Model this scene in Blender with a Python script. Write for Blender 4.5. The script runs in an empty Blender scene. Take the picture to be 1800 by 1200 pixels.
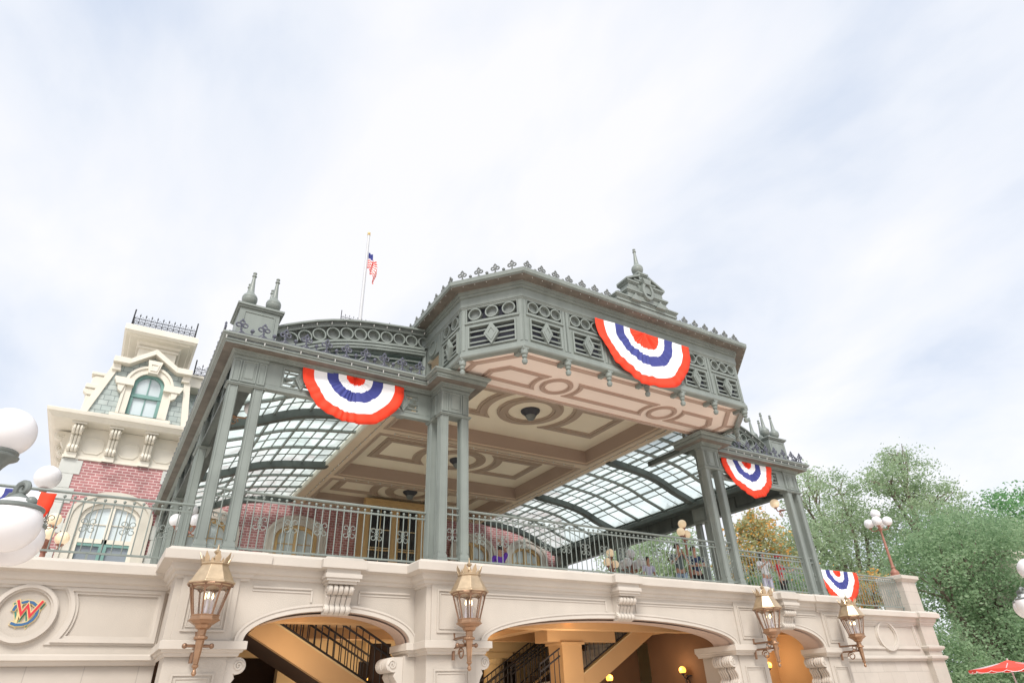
import bpy, math, random
from math import sin, cos, pi, radians, sqrt, atan2, hypot
from mathutils import Vector, Matrix

random.seed(7)
scene = bpy.context.scene
COL = scene.collection
CX = 9.5                      # axis of symmetry of the canopy

# ------------------------------------------------------------------ materials
def _mat(name):
    m = bpy.data.materials.new(name); m.use_nodes = True
    nt = m.node_tree
    b = nt.nodes['Principled BSDF']
    return m, nt, b

def paint(name, col, rough=0.55, var=0.10, scale=3.0, bump=0.0, bscale=40.0, metal=0.0, spec=0.5, streak=0.0, dirt=None):
    """painted / plastered surface: two noise scales, faint vertical weather streaks, fine bump"""
    m, nt, b = _mat(name)
    N, L = nt.nodes, nt.links
    tc = N.new('ShaderNodeTexCoord')
    n1 = N.new('ShaderNodeTexNoise'); n1.inputs['Scale'].default_value = scale; n1.inputs['Detail'].default_value = 6
    L.new(tc.outputs['Object'], n1.inputs['Vector'])
    mp = N.new('ShaderNodeMapping'); mp.inputs['Scale'].default_value = (3.2, 3.2, 0.5)
    L.new(tc.outputs['Object'], mp.inputs['Vector'])
    n2 = N.new('ShaderNodeTexNoise'); n2.inputs['Scale'].default_value = 1.5; n2.inputs['Detail'].default_value = 5
    L.new(mp.outputs['Vector'], n2.inputs['Vector'])
    r1 = N.new('ShaderNodeMapRange'); r1.inputs['From Min'].default_value = 0.3; r1.inputs['From Max'].default_value = 0.7
    r1.inputs['To Min'].default_value = 1 - var; r1.inputs['To Max'].default_value = 1 + var
    L.new(n1.outputs['Fac'], r1.inputs['Value'])
    r2 = N.new('ShaderNodeMapRange'); r2.inputs['From Min'].default_value = 0.35; r2.inputs['From Max'].default_value = 0.6
    r2.inputs['To Min'].default_value = 1 - streak; r2.inputs['To Max'].default_value = 1.0
    L.new(n2.outputs['Fac'], r2.inputs['Value'])
    mu = N.new('ShaderNodeMath'); mu.operation = 'MULTIPLY'
    L.new(r1.outputs['Result'], mu.inputs[0]); L.new(r2.outputs['Result'], mu.inputs[1])
    vm = N.new('ShaderNodeVectorMath'); vm.operation = 'SCALE'; vm.inputs[0].default_value = col[:3]
    L.new(mu.outputs['Value'], vm.inputs['Scale'])
    L.new(vm.outputs['Vector'], b.inputs['Base Color'])
    b.inputs['Roughness'].default_value = rough
    b.inputs['Metallic'].default_value = metal
    b.inputs['Specular IOR Level'].default_value = spec
    if bump:
        n3 = N.new('ShaderNodeTexNoise'); n3.inputs['Scale'].default_value = bscale; n3.inputs['Detail'].default_value = 4
        L.new(tc.outputs['Object'], n3.inputs['Vector'])
        bp = N.new('ShaderNodeBump'); bp.inputs['Strength'].default_value = bump; bp.inputs['Distance'].default_value = 0.02
        L.new(n3.outputs['Fac'], bp.inputs['Height']); L.new(bp.outputs['Normal'], b.inputs['Normal'])
    return m

def brickmat(name, c1, c2, mortar, bw=0.215, rh=0.075, ms=0.012, rough=0.85, offset=0.5, bump=0.4, var=0.12):
    m, nt, b = _mat(name); N, L = nt.nodes, nt.links
    tc = N.new('ShaderNodeTexCoord')
    sx = N.new('ShaderNodeSeparateXYZ'); L.new(tc.outputs['Object'], sx.inputs[0])
    ad = N.new('ShaderNodeMath'); ad.operation = 'ADD'; L.new(sx.outputs['X'], ad.inputs[0]); L.new(sx.outputs['Y'], ad.inputs[1])
    cb = N.new('ShaderNodeCombineXYZ'); L.new(ad.outputs[0], cb.inputs['X']); L.new(sx.outputs['Z'], cb.inputs['Y'])
    br = N.new('ShaderNodeTexBrick'); L.new(cb.outputs[0], br.inputs['Vector'])
    br.inputs['Color1'].default_value = (*c1, 1); br.inputs['Color2'].default_value = (*c2, 1); br.inputs['Mortar'].default_value = (*mortar, 1)
    br.inputs['Scale'].default_value = 1.0; br.inputs['Brick Width'].default_value = bw; br.inputs['Row Height'].default_value = rh
    br.inputs['Mortar Size'].default_value = ms; br.offset = offset
    no = N.new('ShaderNodeTexNoise'); no.inputs['Scale'].default_value = 2.2; no.inputs['Detail'].default_value = 6
    L.new(tc.outputs['Object'], no.inputs['Vector'])
    r1 = N.new('ShaderNodeMapRange'); r1.inputs['From Min'].default_value = 0.3; r1.inputs['From Max'].default_value = 0.7
    r1.inputs['To Min'].default_value = 1 - var; r1.inputs['To Max'].default_value = 1 + var
    L.new(no.outputs['Fac'], r1.inputs['Value'])
    vm = N.new('ShaderNodeVectorMath'); vm.operation = 'SCALE'; L.new(br.outputs['Color'], vm.inputs[0]); L.new(r1.outputs['Result'], vm.inputs['Scale'])
    L.new(vm.outputs['Vector'], b.inputs['Base Color'])
    bp = N.new('ShaderNodeBump'); bp.inputs['Strength'].default_value = bump; bp.inputs['Distance'].default_value = 0.01; bp.invert = True
    L.new(br.outputs['Fac'], bp.inputs['Height']); L.new(bp.outputs['Normal'], b.inputs['Normal'])
    b.inputs['Roughness'].default_value = rough
    return m

def emit(name, col, strength, base=(0.8, 0.8, 0.8)):
    m, nt, b = _mat(name)
    b.inputs['Base Color'].default_value = (*base, 1)
    b.inputs['Emission Color'].default_value = (*col, 1); b.inputs['Emission Strength'].default_value = strength
    b.inputs['Roughness'].default_value = 0.25
    return m

def sheetglass(name, trans=0.6, tint=(0.9, 0.95, 0.94), diff=(0.85, 0.88, 0.88), cloudy=0.0):
    """thin glass: see-through + translucent + a glossy coat; some panes dirtier than others"""
    m, nt, b = _mat(name); N, L = nt.nodes, nt.links
    out = N['Material Output']; N.remove(b)
    tr = N.new('ShaderNodeBsdfTransparent'); tr.inputs['Color'].default_value = (*tint, 1)
    tl = N.new('ShaderNodeBsdfTranslucent'); tl.inputs['Color'].default_value = (*diff, 1)
    gl = N.new('ShaderNodeBsdfGlossy'); gl.inputs['Roughness'].default_value = 0.05; gl.inputs['Color'].default_value = (0.9, 0.9, 0.9, 1)
    mx = N.new('ShaderNodeMixShader'); mx.inputs[0].default_value = 1 - trans
    if cloudy:
        tc = N.new('ShaderNodeTexCoord'); no = N.new('ShaderNodeTexNoise'); no.inputs['Scale'].default_value = 1.3; no.inputs['Detail'].default_value = 5
        L.new(tc.outputs['Object'], no.inputs['Vector'])
        mr = N.new('ShaderNodeMapRange'); mr.inputs['From Min'].default_value = 0.35; mr.inputs['From Max'].default_value = 0.65
        mr.inputs['To Min'].default_value = max(0, 1 - trans - cloudy); mr.inputs['To Max'].default_value = min(1, 1 - trans + cloudy)
        L.new(no.outputs['Fac'], mr.inputs['Value']); L.new(mr.outputs['Result'], mx.inputs[0])
    L.new(tr.outputs[0], mx.inputs[1]); L.new(tl.outputs[0], mx.inputs[2])
    fr = N.new('ShaderNodeLayerWeight'); fr.inputs['Blend'].default_value = 0.18
    fm = N.new('ShaderNodeMath'); fm.operation = 'MULTIPLY'; fm.inputs[1].default_value = 0.35; L.new(fr.outputs['Facing'], fm.inputs[0])
    m2 = N.new('ShaderNodeMixShader'); L.new(fm.outputs[0], m2.inputs[0]); L.new(mx.outputs[0], m2.inputs[1]); L.new(gl.outputs[0], m2.inputs[2])
    L.new(m2.outputs[0], out.inputs['Surface'])
    return m

def leafmat(name, c1, c2, trans=0.35):
    m, nt, b = _mat(name); N, L = nt.nodes, nt.links
    out = N['Material Output']
    geo = N.new('ShaderNodeTexCoord')
    no = N.new('ShaderNodeTexNoise'); no.inputs['Scale'].default_value = 0.55; no.inputs['Detail'].default_value = 3
    L.new(geo.outputs['Object'], no.inputs['Vector'])
    n2 = N.new('ShaderNodeTexNoise'); n2.inputs['Scale'].default_value = 5.0
    L.new(geo.outputs['Object'], n2.inputs['Vector'])
    ad = N.new('ShaderNodeMath'); ad.operation = 'ADD'; L.new(no.outputs['Fac'], ad.inputs[0]); L.new(n2.outputs['Fac'], ad.inputs[1])
    rp = N.new('ShaderNodeMapRange'); rp.inputs['From Min'].default_value = 0.75; rp.inputs['From Max'].default_value = 1.25
    L.new(ad.outputs[0], rp.inputs['Value'])
    mx = N.new('ShaderNodeMix'); mx.data_type = 'RGBA'
    mx.inputs['A'].default_value = (*c1, 1); mx.inputs['B'].default_value = (*c2, 1)
    L.new(rp.outputs['Result'], mx.inputs['Factor'])
    L.new(mx.outputs['Result'], b.inputs['Base Color']); b.inputs['Roughness'].default_value = 0.5
    tl = N.new('ShaderNodeBsdfTranslucent'); L.new(mx.outputs['Result'], tl.inputs['Color'])
    ms = N.new('ShaderNodeMixShader'); ms.inputs[0].default_value = trans
    L.new(b.outputs[0], ms.inputs[1]); L.new(tl.outputs[0], ms.inputs[2]); L.new(ms.outputs[0], out.inputs['Surface'])
    return m

M = {}
M['sage'] = paint('sage_paint', (0.218, 0.246, 0.226), 0.42, 0.10, 1.6, 0.08, 60, streak=0.10)
M['stone'] = paint('stone_stucco', (0.49, 0.445, 0.39), 0.85, 0.08, 0.9, 0.22, 70, streak=0.02)
M['stone_trim'] = paint('stone_trim_paint', (0.53, 0.485, 0.43), 0.8, 0.06, 1.4, 0.10, 90, streak=0.01)
M['ashlar'] = brickmat('ashlar_blocks', (0.465, 0.42, 0.37), (0.495, 0.45, 0.40), (0.36, 0.325, 0.29), 0.75, 0.42, 0.006, 0.85, bump=0.3, var=0.05)
M['reveal'] = paint('arch_reveal_paint', (0.47, 0.36, 0.30), 0.8, 0.08, 1.5, 0.1)
M['cream'] = paint('cream_trim_paint', (0.68, 0.64, 0.55), 0.6, 0.04, 1.5, 0.04, streak=0.03)
M['surround'] = paint('window_surround_stone', (0.56, 0.53, 0.46), 0.8, 0.08, 2.0, 0.1)
M['quoin'] = paint('grey_quoin_stone', (0.52, 0.53, 0.50), 0.85, 0.07, 2.0, 0.15)
M['brick'] = brickmat('red_brick', (0.40, 0.175, 0.175), (0.31, 0.125, 0.13), (0.55, 0.43, 0.41), 0.25, 0.098, 0.012, var=.22)
M['slate'] = brickmat('slate_shingles', (0.34, 0.40, 0.385), (0.40, 0.45, 0.43), (0.22, 0.26, 0.255), 0.30, 0.20, 0.012, 0.6, bump=0.8, var=0.15)
M['copper'] = paint('lantern_copper', (0.34, 0.205, 0.125), 0.38, 0.15, 8.0, 0.05, 50, metal=0.7)
M['brass'] = paint('aged_brass', (0.50, 0.385, 0.255), 0.36, 0.2, 6.0, 0.03, 50, metal=0.6)
M['bronze'] = paint('dark_bronze_bars', (0.26, 0.155, 0.10), 0.4, 0.15, 8.0, metal=0.6)
M['crest'] = paint('blue_black_cresting_iron', (0.085, 0.09, 0.12), 0.5, 0.2, 6.0)
M['shadesage'] = paint('shaded_sage_paint', (0.085, 0.10, 0.09), 0.5, 0.12, 2.0, streak=0.2)  # sage deepened: canopy shade put into the colour; outer friezes also weathered
M['soffit'] = paint('shaded_eave_soffit', (0.17, 0.15, 0.125), 0.7, 0.22, 1.6, 0.1, 30, streak=0.2)  # brown-grey underside, darkened: shade under the eaves put into the colour
M['crestgrey'] = paint('grey_cresting_iron', (0.15, 0.16, 0.155), 0.5, 0.2, 6.0)
M['iron'] = paint('black_iron', (0.035, 0.037, 0.045), 0.5, 0.2, 6.0)
M['railpaint'] = paint('pale_green_rail_paint', (0.205, 0.235, 0.215), 0.45, 0.10, 5.0)
M['lamp_iron'] = paint('grey_cast_iron', (0.16, 0.18, 0.17), 0.45, 0.15, 12.0, 0.1, 40)
M['lamp_rust'] = paint('red_brown_cast_iron', (0.30, 0.13, 0.09), 0.5, 0.15, 8.0)
M['ceil_tan'] = paint('ceiling_tan_paint', (0.84, 0.74, 0.57), 0.7, 0.05, 0.7)
M['ceil_mould'] = paint('ceiling_moulding_brown', (0.41, 0.31, 0.23), 0.6, 0.04, 1.0)
M['ceil_side'] = paint('coffer_side_brown', (0.37, 0.275, 0.215), 0.7, 0.04, 1.0)
M['ceil_beam'] = paint('ceiling_beam_brown', (0.64, 0.51, 0.37), 0.7, 0.06, 0.8)
M['ceil_strip'] = paint('ivory_fascia_paint', (0.66, 0.62, 0.52), 0.6, 0.05, 2.0)
M['pink'] = paint('pink_soffit_paint', (0.80, 0.68, 0.60), 0.7, 0.05, 0.6)
M['pink_mould'] = paint('soffit_moulding_brown', (0.43, 0.31, 0.25), 0.6, 0.04, 1.0)
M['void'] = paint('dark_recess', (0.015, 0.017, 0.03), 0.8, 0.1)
M['porthole'] = paint('porthole_grey', (0.17, 0.19, 0.18), 0.6, 0.2, 4.0)
M['vglass'] = sheetglass('vault_glass', 0.30, (0.76, 0.84, 0.82), (0.70, 0.78, 0.76), cloudy=0.25)
M['lglass'] = sheetglass('lantern_glass', 0.86, (0.97, 0.96, 0.97))
M['wglass'] = paint('window_curtain_glass', (0.55, 0.62, 0.64), 0.08, 0.10, 0.8, spec=0.8)
M['dglass'] = paint('dark_window_glass', (0.03, 0.035, 0.04), 0.06, 0.2, 0.8, spec=0.9)
M['greywin'] = paint('grey_window_glass', (0.20, 0.23, 0.26), 0.06, 0.2, 0.8, spec=0.9)
M['teal'] = paint('teal_sash_paint', (0.16, 0.30, 0.27), 0.45, 0.06)
M['woodcream'] = paint('ochre_joinery_paint', (0.55, 0.37, 0.17), 0.5, 0.06, 2.0)
M['red'] = paint('red_cloth', (0.85, 0.05, 0.015), 0.8, 0.05, 2.0, 0.5, 9)
M['white'] = paint('white_cloth', (0.86, 0.86, 0.88), 0.85, 0.03, 2.0, 0.5, 9)
M['blue'] = paint('navy_cloth', (0.045, 0.055, 0.24), 0.8, 0.06, 2.0, 0.5, 9)
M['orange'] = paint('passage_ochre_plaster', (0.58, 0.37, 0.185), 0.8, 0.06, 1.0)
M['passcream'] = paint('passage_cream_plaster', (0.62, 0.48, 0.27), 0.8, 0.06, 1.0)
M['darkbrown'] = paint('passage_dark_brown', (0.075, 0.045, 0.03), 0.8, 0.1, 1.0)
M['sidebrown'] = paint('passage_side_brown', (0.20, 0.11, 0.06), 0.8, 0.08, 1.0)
M['treads'] = paint('stair_tread_concrete', (0.42, 0.40, 0.38), 0.85, 0.1, 3.0)
M['globe'] = emit('opal_globe', (1, 0.98, 0.97), 0.0, (0.74, 0.73, 0.74))
M['globe_lit'] = emit('lit_cream_globe', (1.0, 0.72, 0.42), 0.22, (0.72, 0.60, 0.45))
M['amber'] = emit('lit_amber_globe', (1.0, 0.42, 0.06), 1.6, (0.7, 0.35, 0.1))
M['bulb'] = emit('small_bulb', (1, 0.95, 0.88), 0.03, (0.5, 0.5, 0.48))
M['flame'] = emit('flame_bulb', (1.0, 0.72, 0.34), 4.0)
M['candle'] = paint('candle_sleeve', (0.72, 0.70, 0.74), 0.4, 0.02)
M['bark'] = paint('tree_bark', (0.16, 0.125, 0.10), 0.9, 0.3, 4.0, 0.5, 12)
M['leafA'] = leafmat('oak_leaf', (0.27, 0.37, 0.22), (0.47, 0.58, 0.37), .60)
M['leafB'] = leafmat('bright_leaf', (0.11, 0.26, 0.10), (0.26, 0.48, 0.22), .55)
M['leafC'] = leafmat('dark_leaf', (0.18, 0.30, 0.16), (0.38, 0.52, 0.31), .60)
M['leafO'] = leafmat('blossom_leaf', (0.30, 0.36, 0.18), (0.52, 0.50, 0.26), .5)
M['blossom'] = leafmat('orange_blossom', (0.70, 0.33, 0.08), (0.82, 0.48, 0.14), .5)
M['skin'] = paint('skin', (0.52, 0.29, 0.20), 0.5, 0.05)
M['hair'] = paint('dark_hair', (0.03, 0.02, 0.016), 0.5, 0.1)
M['purple'] = paint('purple_cotton', (0.16, 0.05, 0.50), 0.8, 0.06)
M['greytee'] = paint('grey_green_cotton', (0.12, 0.15, 0.15), 0.8, 0.06)
M['jeans'] = paint('pale_blue_denim', (0.32, 0.42, 0.55), 0.85, 0.1)
M['navy'] = paint('navy_cotton', (0.03, 0.05, 0.12), 0.8, 0.06)
M['black'] = paint('black_cotton', (0.02, 0.02, 0.022), 0.8, 0.06)
M['redtee'] = paint('red_jersey', (0.62, 0.02, 0.03), 0.8, 0.06)
M['lilac'] = paint('pale_lilac_cotton', (0.62, 0.60, 0.75), 0.8, 0.05)
M['gold'] = paint('gold_outline_paint', (0.70, 0.55, 0.28), 0.4, 0.1, metal=0.3)
M['emred'] = paint('emblem_red', (0.55, 0.03, 0.04), 0.35, 0.05)
M['emblue'] = paint('emblem_blue', (0.04, 0.12, 0.26), 0.35, 0.05)
M['emgreen'] = paint('emblem_green', (0.05, 0.20, 0.16), 0.35, 0.05)
M['pave'] = paint('pale_paving', (0.66, 0.58, 0.51), 0.9, 0.08, 1.0, 0.1)
M['plat'] = paint('platform_paving', (0.74, 0.70, 0.64), 0.9, 0.08, 1.0, 0.1)
M['umbred'] = paint('umbrella_red', (0.78, 0.07, 0.045), 0.75, 0.05)
M['polewhite'] = paint('white_flagpole_paint', (0.50, 0.51, 0.53), 0.4, 0.03)

# ------------------------------------------------------------------ mesh builder
class MB:
    def __init__(s):
        s.v = []; s.f = []; s.mi = []; s.M = Matrix.Identity(4); s.cur = 0
    def add(s, vs, fs, mi=None):
        o = len(s.v); Mx = s.M
        flip = Mx.to_3x3().determinant() < 0
        s.v += [tuple(Mx @ Vector(p)) for p in vs]
        for f in fs:
            g = [o + i for i in f]
            if flip: g.reverse()
            s.f.append(g); s.mi.append(s.cur if mi is None else mi)
    def box(s, x0, x1, y0, y1, z0, z1):
        x0, x1 = min(x0, x1), max(x0, x1); y0, y1 = min(y0, y1), max(y0, y1); z0, z1 = min(z0, z1), max(z0, z1)
        s.add([(x0,y0,z0),(x1,y0,z0),(x1,y1,z0),(x0,y1,z0),(x0,y0,z1),(x1,y0,z1),(x1,y1,z1),(x0,y1,z1)],
              [(0,3,2,1),(4,5,6,7),(0,1,5,4),(1,2,6,5),(2,3,7,6),(3,0,4,7)])
    def prism(s, poly, d0, d1, plane='XZ'):
        """polygon (a,b) extruded from d0 to d1 along the remaining axis"""
        n = len(poly)
        ar = sum(poly[i][0]*poly[(i+1) % n][1] - poly[(i+1) % n][0]*poly[i][1] for i in range(n))
        if ar < 0: poly = poly[::-1]
        def P(a, b, d):
            return (a, d, b) if plane == 'XZ' else ((a, b, d) if plane == 'XY' else (d, a, b))
        d0, d1 = min(d0, d1), max(d0, d1)
        vs = [P(a, b, d0) for a, b in poly] + [P(a, b, d1) for a, b in poly]
        fs = [tuple(range(n-1, -1, -1)), tuple(range(n, 2*n))] + [(i, (i+1) % n, n+(i+1) % n, n+i) for i in range(n)]
        if plane == 'XZ':
            fs = [tuple(reversed(f)) for f in fs]
        s.add(vs, fs)
    def frame(s, outer, inner, d0, d1, plane='XZ'):
        """ring between two polygons with the same vertex count, extruded"""
        n = len(outer)
        def P(a, b, d):
            return (a, d, b) if plane == 'XZ' else ((a, b, d) if plane == 'XY' else (d, a, b))
        vs = [P(a, b, d) for d in (d0, d1) for ring in (outer, inner) for a, b in ring]
        O0, I0, O1, I1 = 0, n, 2*n, 3*n
        fs = []
        for i in range(n):
            j = (i+1) % n
            fs += [(O0+i, O0+j, I0+j, I0+i), (O1+i, I1+i, I1+j, O1+j), (O0+i, O1+i, O1+j, O0+j), (I0+i, I0+j, I1+j, I1+i)]
        s.add(vs, fs)
    def rframe(s, x0, x1, z0, z1, w, d0, d1, plane='XZ'):
        s.frame([(x0,z0),(x1,z0),(x1,z1),(x0,z1)], [(x0+w,z0+w),(x1-w,z0+w),(x1-w,z1-w),(x0+w,z1-w)], d0, d1, plane)
    def tube(s, pts, r, n=6, closed=False, cap=True):
        pts = [Vector(p) for p in pts]; m = len(pts)
        rs = r if isinstance(r, (list, tuple)) else [r]*m
        vs = []; prev = None
        for i, p in enumerate(pts):
            a = pts[i-1] if (i > 0 or closed) else p
            b = pts[(i+1) % m] if (i < m-1 or closed) else p
            t = (b - a)
            if t.length < 1e-9: t = Vector((0,0,1))
            t.normalize()
            if prev is None:
                u = t.orthogonal().normalized()
            else:
                u = prev - t*prev.dot(t)
                u = u.normalized() if u.length > 1e-6 else t.orthogonal().normalized()
            prev = u; w = t.cross(u)
            for k in range(n):
                a_ = 2*pi*k/n
                vs.append(tuple(p + (u*cos(a_) + w*sin(a_))*rs[i]))
        fs = []
        for i in range(m if closed else m-1):
            for k in range(n):
                a0 = i*n+k; a1 = i*n+(k+1) % n; j = ((i+1) % m)*n
                fs.append((a0, a1, j+(k+1) % n, j+k))
        if cap and not closed:
            fs.append(tuple(range(n-1, -1, -1))); fs.append(tuple((m-1)*n+k for k in range(n)))
        s.add(vs, fs)
    def lathe(s, prof, c=(0,0,0), n=16, a0=0.0):
        """profile [(r,z)] bottom to top about a vertical axis"""
        vs = []; fs = []
        for r, z in prof:
            for k in range(n):
                a = a0 + 2*pi*k/n
                vs.append((c[0]+r*cos(a), c[1]+r*sin(a), c[2]+z))
        for i in range(len(prof)-1):
            for k in range(n):
                fs.append((i*n+k, i*n+(k+1) % n, (i+1)*n+(k+1) % n, (i+1)*n+k))
        fs.append(tuple(range(n-1, -1, -1))); fs.append(tuple((len(prof)-1)*n+k for k in range(n)))
        s.add(vs, fs)
    def sphere(s, c, r, n=14, sq=1.0):
        m = max(6, n//2+1)
        s.lathe([(max(1e-4, r*sin(pi*i/m)), -r*sq*cos(pi*i/m)) for i in range(m+1)], c, n)
    def disc(s, c, r, d0, d1, n=20, plane='XZ'):
        s.prism([(c[0]+r*cos(2*pi*k/n), c[1]+r*sin(2*pi*k/n)) for k in range(n)], d0, d1, plane)
    def ring(s, c, ro, ri, d0, d1, n=20, plane='XZ', sx=1.0):
        o = [(c[0]+ro*sx*cos(2*pi*k/n), c[1]+ro*sin(2*pi*k/n)) for k in range(n)]
        i = [(c[0]+(ro*sx-(ro-ri))*cos(2*pi*k/n), c[1]+ri*sin(2*pi*k/n)) for k in range(n)]
        s.frame(o, i, d0, d1, plane)
    def sweep(s, path, prof, closed=False):
        """profile [(out,z)] swept along XY path with mitred corners; outward = right of travel"""
        m = len(path); rows = []
        def nrm(a, b):
            d = Vector((b[0]-a[0], b[1]-a[1])).normalized(); return Vector((d.y, -d.x))
        for i, p in enumerate(path):
            n1 = nrm(path[i-1], p) if (i > 0 or closed) else None
            n2 = nrm(p, path[(i+1) % m]) if (i < m-1 or closed) else None
            if n1 is None: mt = n2
            elif n2 is None: mt = n1
            else:
                mt = (n1 + n2); q = 1 + n1.dot(n2)
                mt = mt / max(q, 0.15)
            rows.append([(p[0]+mt.x*o, p[1]+mt.y*o, z) for o, z in prof])
        k = len(prof); vs = [v for r in rows for v in r]; fs = []
        for i in range(m if closed else m-1):
            j = (i+1) % m
            for a in range(k-1):
                fs.append((i*k+a, j*k+a, j*k+a+1, i*k+a+1))
        if not closed:
            fs.append(tuple(range(k))); fs.append(tuple((m-1)*k+a for a in range(k-1, -1, -1)))
        s.add(vs, fs)
    def grid(s, P, nu, nv, mi=None):
        """surface P(i,j) for i<=nu, j<=nv; mi(i,j) gives the material slot"""
        vs = [P(i, j) for i in range(nu+1) for j in range(nv+1)]
        for i in range(nu):
            for j in range(nv):
                pass
        o = len(s.v); s.add(vs, [])
        flip = s.M.to_3x3().determinant() < 0
        for i in range(nu):
            for j in range(nv):
                f = [o+i*(nv+1)+j, o+(i+1)*(nv+1)+j, o+(i+1)*(nv+1)+j+1, o+i*(nv+1)+j+1]
                if flip: f.reverse()
                s.f.append(f); s.mi.append(mi(i, j) if mi else s.cur)
    def build(s, name, mats, parent=None, smooth=False, bevel=0.0, solid=0.0, loc=None, world=False):
        me = bpy.data.meshes.new(name)
        me.from_pydata(s.v, [], s.f)
        if not isinstance(mats, (list, tuple)): mats = [mats]
        for m in mats: me.materials.append(M[m] if isinstance(m, str) else m)
        if len(mats) > 1:
            me.polygons.foreach_set('material_index', s.mi)
        if smooth:
            me.polygons.foreach_set('use_smooth', [True]*len(me.polygons))
            me.set_sharp_from_angle(angle=radians(40))
        me.update()
        o = bpy.data.objects.new(name, me); COL.objects.link(o)
        if loc: o.location = loc
        if parent:
            o.parent = parent
            if world and parent.type == 'EMPTY': o.matrix_parent_inverse = parent.matrix_basis.inverted()
        if bevel:
            b = o.modifiers.new('bevel', 'BEVEL'); b.width = bevel; b.segments = 1; b.limit_method = 'ANGLE'
        if solid:
            b = o.modifiers.new('solid', 'SOLIDIFY'); b.thickness = solid; b.offset = 0
        return o

def tag(o, label=None, cat=None, group=None, kind=None):
    if label: o['label'] = label
    if cat: o['category'] = cat
    if group: o['group'] = group
    if kind: o['kind'] = kind
    return o

def thing(name, label, cat, loc=(0,0,0), rz=0.0, group=None):
    o = bpy.data.objects.new(name, None); COL.objects.link(o)
    o.location = loc; o.rotation_euler = (0, 0, rz); o.empty_display_size = 0.2
    return tag(o, label, cat, group)

def link_copy(o, parent=None):
    c = o.copy(); COL.objects.link(c)
    if parent: c.parent = parent
    return c

def copy_tree(o, parent=None):
    c = link_copy(o, parent)
    for ch in list(o.children):
        copy_tree(ch, c)
    return c

def mirX():
    return Matrix(((-1,0,0,2*CX),(0,1,0,0),(0,0,1,0),(0,0,0,1)))

def side(s):
    return Matrix.Identity(4) if s > 0 else mirX()
SKYX, SKYY, SKYR, CLOUD, EXPO = 0.0, 0.0, 30.0, 0.65, 0.74
# ================================================================== CANOPY
canopy = thing('station_canopy', 'large sage green iron canopy with glazed vaults and coffered ceiling over the station balcony', 'canopy', (CX, 11.5, 4.0))
def W(mb, name, mat, parent=canopy, **k): return mb.build(name, mat, parent, world=True, **k)

YB = 24.6            # wall of the brick station behind
# ---- clusters of four posts with a panelled capital
def post(px, py, zb=4.05, zc=7.04, w=0.17, d=0.19):
    c = MB(); c.box(px, px+w, py, py+d, 3.96, zc)
    for e in (px+0.004, px+w-0.030):                                   # twin fillets on the front, one panel line on the side
        c.box(e, e+0.026, py-0.012, py, zb+0.14, zc-0.02)
    for xs in (px-0.010, px+w):
        c.box(xs, xs+0.010, py+0.012, py+0.04, zb+0.14, zc-0.02); c.box(xs, xs+0.010, py+d-0.04, py+d-0.012, zb+0.14, zc-0.02)
    c.box(px-0.02, px+w+0.02, py-0.02, py+d+0.02, 3.97, zb+0.03); c.box(px-0.012, px+w+0.012, py-0.012, py+d+0.012, zb+0.03, zb+0.10)
    W(c, 'post', 'sage', bevel=0.005)
def capital(x0, x1, y0, y1, zc=7.04, zt=7.68):
    k = MB(); k.box(x0, x1, y0, y1, zc, zt)
    k.box(x0-0.035, x1+0.035, y0-0.035, y1+0.035, zc-0.025, zc+0.03); k.box(x0-0.05, x1+0.05, y0-0.05, y1+0.05, zc+0.0, zc+0.018)
    k.box(x0-0.02, x1+0.02, y0-0.02, y1+0.02, zt-0.10, zt-0.003)
    if x1-x0 > .3:
        for a, b_ in ((x0+0.005, x0+0.15), (x0+0.17, x1-0.17), (x1-0.15, x1-0.005)):
            k.rframe(a, b_, zc+0.06, zt-0.12, 0.028, y0-0.022, y0+0.01)
        k.box(x0+0.23, x1-0.23, y0-0.012, y0+0.01, zc+0.14, zt-0.20)
    if y1-y0 > .3:
        for xs in ((x0-0.022, x0+0.01), (x1-0.01, x1+0.022)):
            k.rframe(y0+0.02, y1-0.02, zc+0.06, zt-0.12, 0.028, *xs, 'YZ')
    W(k, 'capital', 'sage', bevel=0.005)
for s in (1, -1):
    def PX_(x, w=.17): return x if s > 0 else 2*CX-x-w
    def X(a, b): return (a, b) if s > 0 else (2*CX-b, 2*CX-a)
    for x in (1.05, 1.50): post(PX_(x), 11.5)
    capital(*X(1.05, 1.67), 11.5, 11.72)
    for x in (5.20, 5.68): post(PX_(x), 10.98)
    post(PX_(5.20), 11.48); capital(*X(5.20, 5.85), 10.98, 11.20); capital(*X(5.20, 5.38), 11.23, 11.66)
    for y in (15.2, 19.7, 24.0):
        post(PX_(1.05), y); post(PX_(1.05), y+.43); capital(*X(1.05, 1.27), y, y+.62)

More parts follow.
